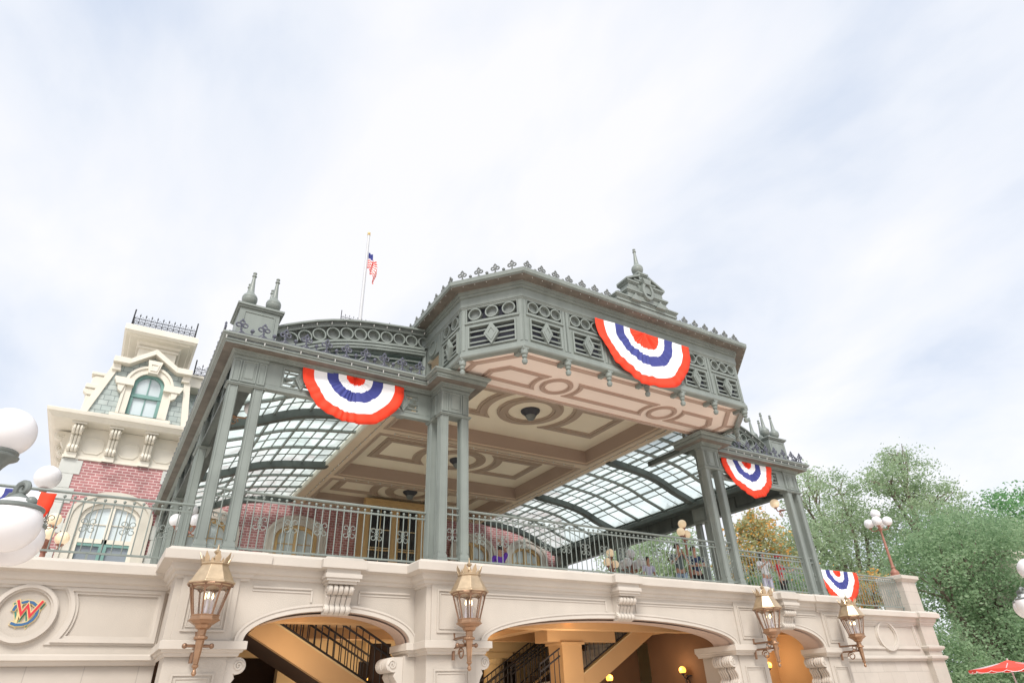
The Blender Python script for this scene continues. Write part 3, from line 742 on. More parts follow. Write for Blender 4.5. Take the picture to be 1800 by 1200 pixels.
# ================================================================== STONE ARCADE (lower storey)
arcade = thing('station_arcade', 'beige stone lower storey of the station with three arches under the balcony', 'arcade', (CX, 11.4, 0.0))
def A(mb, name, mat, parent=arcade, **k): return mb.build(name, mat, parent, world=True, **k)
arches = [(2.04, 4.86, 11.40, 2.66, 0.475), (6.18, 12.82, 10.90, 2.66, 0.46), (14.14, 16.96, 11.40, 2.66, 0.475)]
def arch_pts(x0, x1, zs, h, n=32):
    c, w = (x0+x1)/2, (x1-x0)/2
    return [(c-w*cos(pi*k/n), zs+h*sin(pi*k/n)) for k in range(n+1)]
TOP = 3.98; TH = 0.62
# arched wall panels
for (x0, x1, y, zs, h), (xa, xb) in zip(arches, ((0.9, 4.95), (4.95, 14.05), (14.05, 18.1))):
    P = arch_pts(x0, x1, zs, h); n = len(P)
    w = MB()
    w.box(xa, x0, y, y+TH, 2.52, TOP); w.box(x1, xb, y, y+TH, 2.52, TOP)
    vs = [(x, y, z) for x, z in P] + [(x, y, TOP) for x, z in P]
    w.add(vs, [(i, i+1, n+i+1, n+i) for i in range(n-1)])
    vs = [(x, y+TH, z) for x, z in P] + [(x, y+TH, TOP) for x, z in P]
    w.add(vs, [(n+i, n+i+1, i+1, i) for i in range(n-1)])
    A(w, 'arch_wall', 'stone')
    r = MB(); vs = [(x, yy, z) for yy in (y+0.003, y+TH-0.003) for x, z in P]
    r.add(vs, [(i, n+i, n+i+1, i+1) for i in range(n-1)])
    c = (x0+x1)/2; wd = (x1-x0)/2
    # thin raised fillet along the middle of the reveal
    Q = arch_pts(x0+0.03, x1-0.03, zs, h-0.03)
    vs = [(x, yy, z) for yy in (y+0.10, y+0.42) for x, z in Q]; r.add(vs, [(i, n+i, n+i+1, i+1) for i in range(n-1)])
    A(r, 'arch_reveal', 'reveal', smooth=True)
    # archivolt
    o = arch_pts(x0-0.11, x1+0.11, zs, h+0.085); i_ = arch_pts(x0-0.005, x1+0.005, zs, h+0.002)
    av = MB()
    def arcband(ou, inn, d0, d1):
        k = len(ou); vs = [(x, d, z) for d in (d0, d1) for ring in (ou, inn) for x, z in ring]; fs = []
        for i in range(k-1):
            fs += [(i, i+1, k+i+1, k+i), (2*k+i, 3*k+i, 3*k+i+1, 2*k+i+1), (i, 2*k+i, 2*k+i+1, i+1), (k+i, k+i+1, 3*k+i+1, 3*k+i)]
        av.add(vs, fs)
    arcband(o, i_, y-0.035, y+0.01)
    arcband(arch_pts(x0-0.14, x1+0.14, zs, h+0.115), arch_pts(x0-0.105, x1+0.105, zs, h+0.08), y-0.05, y+0.01)
    A(av, 'archivolt', 'stone_trim')
    # sunk spandrel panels: fine frame mouldings
    for sx in (-1, 1):
        p = MB(); xo = (xa+0.12 if xa > 0.95 and wd > 2 else xa+0.12) if sx < 0 else xb-0.12
        if wd < 2: xo = x0+0.02 if sx < 0 else x1-0.02
        xk = c + sx*0.42
        e0, e1 = min(xo, xk), max(xo, xk)
        p.box(e0, e1, y-0.022, y+0.01, 3.455, 3.485); p.box(e0, e1, y-0.014, y+0.01, 3.405, 3.425)
        p.box(xk-0.015, xk+0.015, y-0.02, y+0.01, zs+h+0.13, 3.45)
        A(p, 'spandrel_moulding', 'stone_trim')
# piers below the imposts
piers = [(0.98, 1.86, 11.46, 12.1, 'A'), (5.02, 6.0, 10.98, 12.1, 'B'), (13.0, 13.98, 10.98, 12.1, 'C'), (17.14, 18.02, 11.46, 12.1, 'D')]
for x0, x1, y0, y1, k in piers:
    p = MB(); p.box(x0, x1, y0, y1, 0, 2.46)
    p.box(x0-0.06, x1+0.06, y0-0.06, y1+0.01, 0, 0.45)
    p.rframe(x0+0.14, x1-0.14, 0.6, 2.22, 0.03, y0-0.02, y0+0.01); p.rframe(x0+0.20, x1-0.20, 0.66, 2.16, 0.018, y0-0.012, y0+0.01)
    A(p, 'pier', 'stone')
    if k in 'BC':                      # set-back flank of the centre piers
        p = MB(); f0, f1 = (4.80, 5.02) if k == 'B' else (13.98, 14.20); p.box(f0, f1, 11.46, 12.1, 0, 2.46); A(p, 'pier', 'stone')
    # upper pilaster panel above the impost
    u = MB(); a0, a1 = x0+0.02, x1-0.02
    yy = 11.40 if k in 'AD' else 10.90
    u.box(a0, a1, yy-0.04, yy, 2.66, 3.60); u.rframe(a0+0.10, a1-0.10, 2.78, 3.50, 0.03, yy-0.065, yy-0.04); u.rframe(a0+0.16, a1-0.16, 2.84, 3.44, 0.018, yy-0.055, yy-0.04)
    A(u, 'pilaster', 'stone')
# impost mouldings
imp = [(0.0, 2.44), (0.02, 2.45), (0.03, 2.49), (0.06, 2.50), (0.075, 2.535), (0.11, 2.54), (0.11, 2.65), (0.08, 2.66), (0.0, 2.665)]
for path in ([(0.98, 12.7), (0.98, 11.42), (1.99, 11.42), (1.99, 12.1)], [(4.89, 12.1), (4.89, 11.42), (5.02, 11.42), (5.02, 10.92), (6.14, 10.92), (6.14, 12.1)],
             [(12.86, 12.1), (12.86, 10.92), (13.98, 10.92), (13.98, 11.42), (14.11, 11.42), (14.11, 12.1)], [(17.01, 12.1), (17.01, 11.42), (18.02, 11.42), (18.02, 12.7)]):
    m = MB(); m.sweep(path, imp); A(m, 'impost', 'stone_trim')
# main cornice: steps in and out with the plan
cor = [(0.0, 3.54), (0.03, 3.545), (0.04, 3.58), (0.07, 3.59), (0.08, 3.64), (0.12, 3.66), (0.14, 3.70), (0.15, 3.755), (0.29, 3.785), (0.295, 3.92), (0.27, 3.925), (0.22, 3.975), (0.10, 4.0), (-0.3, 4.01)]
m = MB(); m.sweep([(0.94, 13.2), (0.94, 11.40), (1.95, 11.40), (1.95, 11.44), (4.95, 11.44), (4.95, 10.92), (14.05, 10.92), (14.05, 11.44), (17.05, 11.44), (17.05, 11.40), (18.06, 11.40), (18.06, 13.2)], cor); A(m, 'cornice', 'stone_trim')
# scroll consoles (keystones and pier brackets)
def console_profile(n=10):
    """S-scroll in (out, z): top at z=0, bottom at z=-1"""
    pts = [(0, 0), (.34, 0)]
    c1 = (.30, -.17); pts += [(c1[0]+.19*cos(t), c1[1]+.17*sin(t)) for t in [pi/2*.8-k*(pi*1.05)/n for k in range(n+1)]]
    pts += [(.26, -.42), (.17, -.55), (.13, -.66)]
    c2 = (.12, -.83); pts += [(c2[0]+.13*cos(t), c2[1]+.13*sin(t)) for t in [pi*.42-k*(pi*.95)/n for k in range(n+1)]]
    pts += [(0, -1.0)]
    return pts
def console(mb, w, h, outk, flutes=5):
    """local: width along x centred, out along -y, top at z=0"""
    prof = console_profile()
    fw = w/flutes
    for k in range(flutes):
        xa = -w/2+k*fw+fw*.06; xb = -w/2+(k+1)*fw-fw*.06; xm = (xa+xb)/2
        n = len(prof)
        vs = []
        for x, gk in ((xa, .90), (xa+fw*.2, 1.0), (xb-fw*.2, 1.0), (xb, .90)):
            vs += [(x, -o*outk*gk, z*h if 0 < i < n-1 else z*h) for i, (o, z) in enumerate(prof)]
        fs = [(r*n+i, r*n+i+1, (r+1)*n+i+1, (r+1)*n+i) for r in range(3) for i in range(n-1)]
        fs += [tuple(range(n)), tuple(3*n+i for i in range(n-1, -1, -1))]
        mb.add(vs, fs)
    mb.box(-w/2+fw*.04, w/2-fw*.04, -0.02, 0.06, -h*.98, -0.0)
    # volute eyes on both cheeks
    for sx in (-1, 1):
        for (o, z, r) in ((.31, -.17, .12), (.12, -.83, .085)):
            mb.tube([(sx*w/2*1.0, -(o+r*q*cos(t))*outk, (z+r*q*.95*sin(t))*h) for t, q in [(k*.7, 1-k/18) for k in range(16)]], 0.016*h/.65, 5)
for xk, y in ((3.46, 11.40), (9.50, 10.90), (15.54, 11.40)):
    k = MB(); k.M = Matrix.Translation((xk, y-0.03, 3.54)); console(k, 0.46, 0.47, 0.52)
    k.M = Matrix.Identity(4)
    k.box(xk-0.25, xk+0.25, y-0.30, y, 3.54, 3.585); k.box(xk-0.29, xk+0.29, y-0.335, y, 3.585, 3.63); k.box(xk-0.32, xk+0.32, y-0.36, y, 3.63, 3.70)
    k.sweep([(xk-0.10, y), (xk-0.10, y-0.09), (xk+0.10, y-0.09), (xk+0.10, y)], cor[6:])
    k.box(xk-0.30, xk+0.30, y-0.32, y-0.1, 3.70, 3.785)
    A(k, 'keystone_console', 'stone_trim', smooth=True)
for x, sgn, y0 in ((1.86, 1, 11.46), (5.02-0.22, -1, 11.46), (6.0, 1, 10.98), (13.0, -1, 10.98), (14.2, 1, 11.46), (17.14, -1, 11.46)):
    for q in (0, 1):
        k = MB()
        # console projecting along +-x
        R = Matrix(((0, -sgn, 0, x), (1, 0, 0, y0+0.16+q*0.30), (0,0,1,2.44), (0,0,0,1)))
        k.M = R; console(k, 0.27, 0.70, 0.62, 4)
        A(k, 'pier_console', 'stone_trim', smooth=True)
for x0, x1, y0 in ((1.86, 1.995, 11.46), (4.66, 4.80, 11.46), (6.0, 6.14, 10.98), (12.86, 13.0, 10.98), (14.2, 14.34, 11.46), (17.0, 17.14, 11.46)):
    p = MB(); p.box(x0, x1, y0+0.1, 12.1, 0.0, 1.72); p.box(x0-0.03, x1+0.03, y0+0.07, 12.1, 1.72, 1.76); A(p, 'pier', 'stone')

# ------------------------------------------------ wing walls left and right
def wing(name, label, x0, x1, panels, ovals, ctop=(0,0)):
    t = thing(name, label, 'wall', ((x0+x1)/2, 12.7, 0))
    def B(mb, nm, mat, **k): return mb.build(nm, mat, t, world=True, **k)
    w = MB(); w.box(x0, x1, 12.70, 13.15, 2.45, 3.96); B(w, 'upper_wall', 'stone')
    w = MB(); w.box(x0, x1, 12.74, 13.15, 0, 2.45); B(w, 'lower_wall', 'ashlar')
    m = MB(); m.sweep([(x0, 12.70), (x1, 12.70)], [(o, z-0.055) for o, z in cor]); B(m, 'cornice', 'stone_trim')
    m = MB(); m.sweep([(x0, 12.70), (x1, 12.70)], [(0.0, 2.40), (0.03, 2.41), (0.05, 2.46), (0.10, 2.475), (0.10, 2.54), (0.07, 2.56), (0.0, 2.565)]); B(m, 'string_course', 'stone_trim')
    for f4 in panels:
        p = MB()
        for k_, (a_, b_) in enumerate(((f4[0], f4[1]), (f4[1], f4[2]), (f4[2], f4[3]))): p.frame(a_, b_, (12.675, 12.645, 12.67)[k_], 12.71)
        B(p, 'wall_panel_moulding', 'stone_trim')
    for cx, cz, sx, sz in ovals:
        p = MB(); n = 40
        def el(k_): return [(cx+sx*k_*cos(2*pi*k/n), cz+sz*k_*sin(2*pi*k/n)) for k in range(n)]
        p.frame(el(1.0), el(.96), 12.66, 12.71); p.frame(el(.96), el(.84), 12.62, 12.71); p.frame(el(.84), el(.77), 12.655, 12.71)
        B(p, 'oval_moulding', 'stone_trim', smooth=True)
    return t
def cpanel(x0, x1, z0, z1, cx, cz, r):
    """panel with a concave left end following a roundel at (cx, cz)"""
    a1 = math.asin(min(.98, (z1-cz)/r)); n = 14
    pts = [(cx+r*cos(a1-2*a1*k/n), cz+r*sin(a1-2*a1*k/n)) for k in range(n+1)]
    return [(x1, z0), (x1, z1)] + pts if False else ([(x1, z0), (x1, z1)] + [(cx+r*cos(a), cz+r*sin(a)) for a in [a1-2*a1*k/n for k in range(n+1)]])
zc = 3.125
INS = (0, .03, .085, .125)
pl = [cpanel(0, 0.92-d, 2.69+d, 3.555-d, -0.98, zc, 0.56+d) for d in INS]
pr = [[(-1.96-x, z) for x, z in q] for q in pl]
rp_ = [[(18.6+d,2.73+d),(24.22-d,2.73+d),(24.22-d,3.56-d),(18.6+d,3.56-d)] for d in INS]
lw = wing('wing_wall', 'beige stone wall left of the arches carrying the round letter emblem', -14.0, 0.98, [pl, pr], [(-0.98, zc, .435, .435)])
rw = wing('wing_wall', 'beige stone wall right of the arches with an empty oval moulding, ending in a pier', 18.02, 24.45, [rp_], [(22.42, 3.15, .60, .47)])
p = MB(); p.box(24.45, 25.28, 12.55, 13.6, 0, 3.96); p.build('end_pier', 'stone', rw, world=True)
p = MB(); p.sweep([(24.45, 12.72), (24.45, 12.55), (25.28, 12.55), (25.28, 13.6)], [(o*0.8, z-0.052) for o, z in cor]); p.build('end_pier_cornice', 'stone_trim', rw, world=True)
for zz in (2.40, 2.70):
    p = MB(); p.sweep([(24.45, 12.72), (24.45, 12.55), (25.28, 12.55), (25.28, 13.6)], [(0.0, zz), (0.04, zz+.02), (0.10, zz+.07), (0.11, zz+.13), (0.05, zz+.16), (0.0, zz+.165)]); p.build('end_pier_moulding', 'stone_trim', rw, world=True)
# pedestal on the end pier
p = MB(); p.box(24.42, 25.30, 12.66, 13.54, 3.96, 4.98); p.build('pedestal', 'ashlar', rw, world=True)
p = MB(); p.sweep([(24.42, 13.54), (24.42, 12.66), (25.30, 12.66), (25.30, 13.54)], [(0, 4.95), (0.03, 4.97), (0.08, 5.02), (0.12, 5.05), (0.12, 5.16), (0.06, 5.18), (-0.44, 5.21)]); p.box(24.42, 25.30, 12.66, 13.54, 4.98, 5.15); p.build('pedestal_cap', 'stone_trim', rw, world=True)
# ---- letter emblem on the roundel
em = thing('emblem', 'interlaced D and W letters in red, blue and green inside the round moulding', 'emblem', (-0.965, 12.69, zc))
def stroke(mb, pts, w, y0, y1):
    P = [Vector(p)*.86 for p in pts]; Lf = []; Rt = []
    for i, p in enumerate(P):
        d1 = (p-P[i-1]).normalized() if i else None; d2 = (P[i+1]-p).normalized() if i < len(P)-1 else None
        d1 = d1 or d2; d2 = d2 or d1
        n1 = Vector((-d1.y, d1.x)); n2 = Vector((-d2.y, d2.x)); m = (n1+n2)/max(.35, 1+n1.dot(n2))*w/2
        e = Vector((0,0)) if 0 < i < len(P)-1 else (d1*w*.3*(1 if i else -1))
        Lf.append(p+m+e); Rt.append(p-m+e)
    n = len(P)
    vs = [(q.x, y, q.y) for y in (y0, y1) for row in (Lf, Rt) for q in row]; fs = []
    for i in range(n-1):
        fs += [(i, i+1, n+i+1, n+i), (2*n+i, 3*n+i, 3*n+i+1, 2*n+i+1), (i, 2*n+i, 2*n+i+1, i+1), (n+i, n+i+1, 3*n+i+1, 3*n+i)]
    fs += [(0, n, 3*n, 2*n), (n-1, 3*n-1, 4*n-1, 2*n-1)]
    mb.add(vs, fs)
Dp = [(-.19,.05),(-.175,.11),(-.12,.165),(-.03,.195),(.06,.18),(.13,.13),(.165,.06),(.165,-.02),(.135,-.10),(.08,-.155),(0,-.185),(-.09,-.19),(-.16,-.165)]
Wr = [(-.16,.20),(-.06,-.02),(.0,.13),(.075,-.05),(.20,.20)]
Wg = [(-.20,.16),(-.08,-.20),(.0,.02),(.07,-.20),(.23,.16)]
def letter(nm, pts, w, mat, dep):
    g = MB(); stroke(g, pts, w+0.028, -dep+0.012, 0.03); o = g.build(nm, 'gold', em)
    g = MB(); stroke(g, pts, w, -dep, -dep+0.012); g.build('letter_face', mat, o)
letter('letter_w', Wg, 0.030, 'emgreen', 0.010)
letter('letter_d', Dp, 0.036, 'emblue', 0.028)
g = MB(); stroke(g, [(-.10,.16),(-.10,-.16)], 0.03, -0.026, 0.02); g.build('letter_d_stem', 'gold', em)
letter('letter_w', Wr, 0.032, 'emred', 0.046)
# ================================================================== floor / ground
def S(mb, name, mat, **k): return tag(mb.build(name, mat, None, **k), kind='structure')
g = MB(); g.box(-400, 400, -300, 500, -0.3, 0.0); S(g, 'ground', 'pave')
for (x0, x1, y0, y1) in ((-14, 26, 13.2, 40), (0.95, 18.05, 11.95, 13.2)):
    g = MB(); g.box(x0, x1, y0, y1, 3.70, 3.985 if y0 > 13 else 3.98); S(g, 'platform', 'plat')
# ================================================================== passage behind the arches
ps = thing('passage_interior', 'ochre plastered passage behind the arches with dark doorways', 'interior', (CX, 16, 0))
def I(mb, nm, mat, **k): return mb.build(nm, mat, ps, world=True, **k)
g = MB(); g.box(1.0, 18.0, 12.125, 19.0, 3.42, 3.50); I(g, 'ceiling', 'orange')
for y, z in ((13.0, 3.14), (16.6, 3.2)):
    g = MB(); g.box(1.02, 17.98, y, y+0.35, z, 3.42); I(g, 'ceiling_beam', 'orange')
for x in (9.2, 13.4):
    g = MB(); g.box(x, x+0.4, 13.35, 16.6, 3.22, 3.42); I(g, 'ceiling_beam', 'orange')
# back wall with dark openings
g = MB()
for a, b, z0 in ((1, 4.4, 2.95), (4.4, 6.6, 0), (6.6, 8.2, 2.85), (8.2, 10.0, 0), (10.0, 12.0, 2.85), (12.0, 18, 0)):
    g.box(a, b, 19.0, 19.3, z0, 3.42)
I(g, 'back_wall', 'passcream')
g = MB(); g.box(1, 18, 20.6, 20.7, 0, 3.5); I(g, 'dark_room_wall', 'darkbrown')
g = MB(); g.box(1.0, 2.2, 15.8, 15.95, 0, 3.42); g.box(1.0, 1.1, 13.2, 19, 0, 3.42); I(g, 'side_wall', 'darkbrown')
g = MB(); g.box(5.42, 6.05, 12.8, 13.4, 0, 3.42); I(g, 'partition', 'orange')
g = MB(); g.box(4.98, 5.40, 13.6, 13.7, 0, 2.84); I(g, 'dark_door', 'darkbrown')
# right hand wall of the centre bay and end wall of the right bay
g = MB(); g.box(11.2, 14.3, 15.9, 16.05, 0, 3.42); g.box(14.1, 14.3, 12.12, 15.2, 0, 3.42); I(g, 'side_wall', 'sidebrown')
g = MB(); g.box(14.3, 18.0, 13.7, 13.85, 0, 3.42); g.box(17.85, 18.0, 12.12, 13.7, 0, 3.42); g.box(16.04, 16.08, 13.67, 13.7, 0, 3.2); I(g, 'end_wall', 'orange')
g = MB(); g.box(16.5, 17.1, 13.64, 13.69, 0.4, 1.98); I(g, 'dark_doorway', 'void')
# pillars
g = MB(); g.box(10.12, 10.74, 14.0, 14.62, 0, 2.96); g.box(9.7, 11.9, 14.02, 14.60, 2.96, 3.42); g.box(10.06, 10.80, 13.94, 14.68, 2.90, 2.96); I(g, 'pillar', 'orange', bevel=0.01)
g = MB(); g.lathe([(.30,0),(.30,2.55),(.34,2.6),(.36,2.66),(.36,2.72)], (10.55, 18.2, .12), 20); g.box(10.1, 11.0, 17.8, 18.6, 2.84, 3.0); g.box(6.6, 12.6, 17.85, 18.5, 3.0, 3.42); I(g, 'column', 'passcream')
# stairs: stringer, treads and railing, each a thing
def stair(label, x0, z0, x1, z1, y, depth, thick, mats=('orange', 'iron', 'darkbrown')):
    """flight rising from (x0,z0) to (x1,z1); stringer face at y"""
    t = thing('stair', label, 'stair', (x0, y, 0))
    def B(mb, nm, mat, **k): return mb.build(nm, mat, t, world=True, **k)
    dx, dz = x1-x0, z1-z0; L = hypot(dx, dz)
    s = MB(); s.prism([(x0, z0-thick), (x1, z1-thick), (x1, z1), (x0, z0)], y, y+0.16); B(s, 'stringer', mats[0])
    s = MB(); s.prism([(x0, z0), (x1, z1), (x1, z1+0.035), (x0, z0+0.035)], y-0.02, y+0.18); B(s, 'stringer_cap', 'passcream')
    n = max(4, int(abs(dz)/0.17)); tr = MB(); saw = []
    for k in range(n):
        xa = x0+dx*k/n; xb = x0+dx*(k+1)/n; z = z0+dz*(k+1)/n - .12
        saw += [(xa, z), (xb, z)]
    tr.prism([(x0, z0-thick+.02)] + saw + [(x1, z1-thick+.02)], y+0.165, y+depth)
    B(tr, 'treads', mats[2])
    for yy in (y+0.08, y+depth-0.05):
        r = MB()
        for hh in (0.08, 0.78, 0.95): r.tube([(x0, yy, z0+hh), (x1, yy, z1+hh)], 0.022, 6)
        nb = int(abs(dx)/0.14)
        for k in range(nb+1):
            x = x0+dx*k/nb; z = z0+dz*k/nb
            r.tube([(x, yy, z+0.08), (x, yy, z+0.95)], 0.012, 5)
        B(r, 'stair_railing', mats[1])
stair('stair seen through the left arch, its ochre underside sloping down to the right', 5.9, 1.52, 2.2, 3.58, 13.5, 1.6, 0.44)
stair('stair in the middle arch right of the ochre pillar, rising to the right', 9.5, 1.52, 13.4, 3.70, 14.05, 1.5, 0.46, ('orange', 'iron', 'treads'))
stair('stair behind the ochre pillar in the middle arch, with a dark open railing', 8.2, 0.37, 12.4, 2.83, 16.9, 0.8, 0.42, ('darkbrown', 'iron', 'darkbrown'))
# ================================================================== RAILINGS
_bal = None; _scr = None
def railing(label, a, b, pitch=0.135, every=4, z=4.03, group='balcony railings'):
    global _bal, _scr
    a = Vector((*a, z)); b = Vector((*b, z)); L = (b-a).length; u = (b-a)/L
    t = thing('railing', label, 'railing', a, atan2(u.y, u.x), group)
    r = MB()
    r.tube([(0,0,1.04), (L,0,1.04)], 0.026, 8); r.build('handrail', 'railpaint', t, smooth=True)
    r = MB(); r.box(0, L, -0.014, 0.014, 0.895, 0.925); r.build('upper_rail', 'railpaint', t)
    r = MB(); r.box(0, L, -0.018, 0.018, 0.055, 0.085)
    for k in range(int(L/1.3)+1):
        x = 0.05+k*(L-0.1)/max(1, int(L/1.3)); r.box(x-0.018, x+0.018, -0.018, 0.018, -0.05, 0.06)
    r.build('lower_rail', 'railpaint', t)
    if _bal is None:
        m = MB(); m.tube([(0,0,0.07), (0,0,0.99)], 0.0108, 6); m.sphere((0,0,0.965), 0.026, 8)
        _bal = m.build('baluster', 'railpaint', t, smooth=True)
        m = MB()
        for sx in (-1, 1):
            pts = []
            for sz in (1, -1):
                c = (sx*.070, sz*.062)
                cur = [(c[0]-sx*rr*cos(a_), 0, c[1]+sz*rr*sin(a_)) for a_, rr in [(-.9+k*.5, .052*(1-max(0, k-4)*.075)) for k in range(0, 13)]]
                pts = cur[::-1] if sz > 0 else pts + [(sx*.016, 0, 0)] + cur
            m.tube(pts, 0.008, 5)
        m.sphere((0,0,0), 0.022, 8)
        _scr = m.build('scroll', 'railpaint', t, smooth=True)
        fb, fs = _bal, _scr
    else:
        fb = link_copy(_bal, t); fs = link_copy(_scr, t)
    n = max(2, round(L/pitch)); n = min(n, 98)
    for k in range(n):
        x = L*(k+0.5)/n
        o = fb if k == 0 else link_copy(_bal, t); o.location = (x, 0, 0)
    ks = list(range(2, n, every))
    for i, k in enumerate(ks):
        o = fs if i == 0 else link_copy(_scr, t); o.location = (L*(k+0.5)/n, 0, 0.52)
    return t
railing('pale green balcony railing on the left wing wall, in front of the brick house', (-7.5, 12.86), (1.05, 12.86), 0.15)
railing('pale green balcony railing of the left bay, below the left rosette', (1.70, 11.62), (5.20, 11.62))
railing('long pale green balcony railing across the wide middle bay', (5.86, 11.16), (13.14, 11.16))
railing('pale green balcony railing of the right bay, in front of the person in red', (13.80, 11.62), (17.32, 11.62))
railing('pale green balcony railing on the right wing wall, ending at the stone pedestal', (17.96, 12.86), (24.40, 12.86), 0.15)
for x, y, s_ in ((1.22, 11.585, .28), (5.37, 11.065, .33), (13.30, 11.065, .33), (17.50, 11.585, .28)):
    g = MB(); g.box(x, x+s_, y-.012, y+.012, 4.085, 4.115); g.box(x, x+s_, y-.012, y+.012, 4.925, 4.955); g.tube([(x, y, 5.07), (x+s_, y, 5.07)], .022, 6)
    for q in (.5,): g.tube([(x+s_*q, y, 4.1), (x+s_*q, y, 5.05)], .0115, 6)
    for sx in (-1, 1):
        for sz in (-1, 1):
            g.tube([(x+s_/2+sx*(.07-.05*cos(a_)*q), y, 4.55+sz*(.062+.05*sin(a_)*q)) for a_, q in [(-.9+k*.5, 1-max(0, k-4)*.075) for k in range(13)]], .008, 5)
    W(g, 'post_grille', 'railpaint', smooth=True)

# ================================================================== BUNTING
def bunting(label, cx, y, zt, R, Rz, seed=0, tilt=0.0, group='red, white and blue fan buntings', E=None):
    rnd = random.Random(seed)
    edges = E or [0.0, 0.10, 0.185, 0.26, 0.34, 0.44, 0.55, 0.66, 0.79, 0.90, 1.0]
    band_ = [0, 0, 1, 1, 2, 2, 1, 1, 0, 0]
    NT = 120; npl = 15
    ph = [rnd.uniform(-.5, .5) for _ in range(npl*4)]
    mb = MB()
    def P(i, j):
        th = pi + pi*i/NT
        f = i/NT*npl + .55*sin(i/NT*9.0+ph[1]*8) + .3*sin(i/NT*23+ph[2]*9)
        tri = 2*abs((f % 1.0) - 0.5)*2 - 1           # -1..1 pleat
        ctr = sin(pi*i/NT)                             # pleats tighter in the middle
        rr = edges[j]
        jag = 0.022*ph[int(f*1.5) % len(ph)]*ctr if 0 < j < 8 else 0.0
        rr2 = rr + jag
        wob = 0.012*sin(f*2.1+ph[int(f) % len(ph)])*rr
        x = R*(rr2+wob)*cos(th); z = Rz*(rr2+wob)*sin(th)
        d = -(0.022 + 0.020*sin(f*2*pi+ph[int(f)%len(ph)]*1.2)*rr*(0.15+0.85*ctr**2)*min(1, R) + 0.05*rr*ctr + .020*tri*(1-rr*.7)*ctr)
        # sag of the cloth between its fixings at the top edge
        d += .018*sin(i/NT*17+rr*5+ph[3]*9)*rr + .014*sin(i/NT*31-rr*9+ph[4]*9)*rr*(1-rr*.3)
        return (x, d + 0.02*sin(3*th+ph[0]*6)*rr, z)
    mb.grid(P, NT, 10, lambda i, j: band_[j])
    o = mb.build('bunting', ['red', 'white', 'blue'], None, smooth=True, solid=0.006, loc=(cx, y, zt))
    return tag(o, label, 'bunting', group)
bunting('red, white and blue half round bunting hung under the eave of the left bay', 3.42, 11.44, 7.665, 1.09, 1.06, 1)
bunting('large red, white and blue half round bunting on the front of the projecting pavilion', 9.55, 9.00, 9.20, 1.48, 1.46, 2, E=[0.0, 0.16, 0.31, 0.37, 0.44, 0.53, 0.62, 0.72, 0.83, 0.92, 1.0])
bunting('red, white and blue half round bunting under the eave of the right bay', 15.55, 11.44, 7.665, 1.09, 1.08, 3)
bunting('red, white and blue bunting hanging over the railing of the right wing wall', 20.75, 12.78, 5.10, 1.10, 1.08, 4)
bunting('bunting on the left end railing, its red edge showing beside the big globe lamp', -2.16, 12.78, 5.0, 1.08, 1.06, 5)

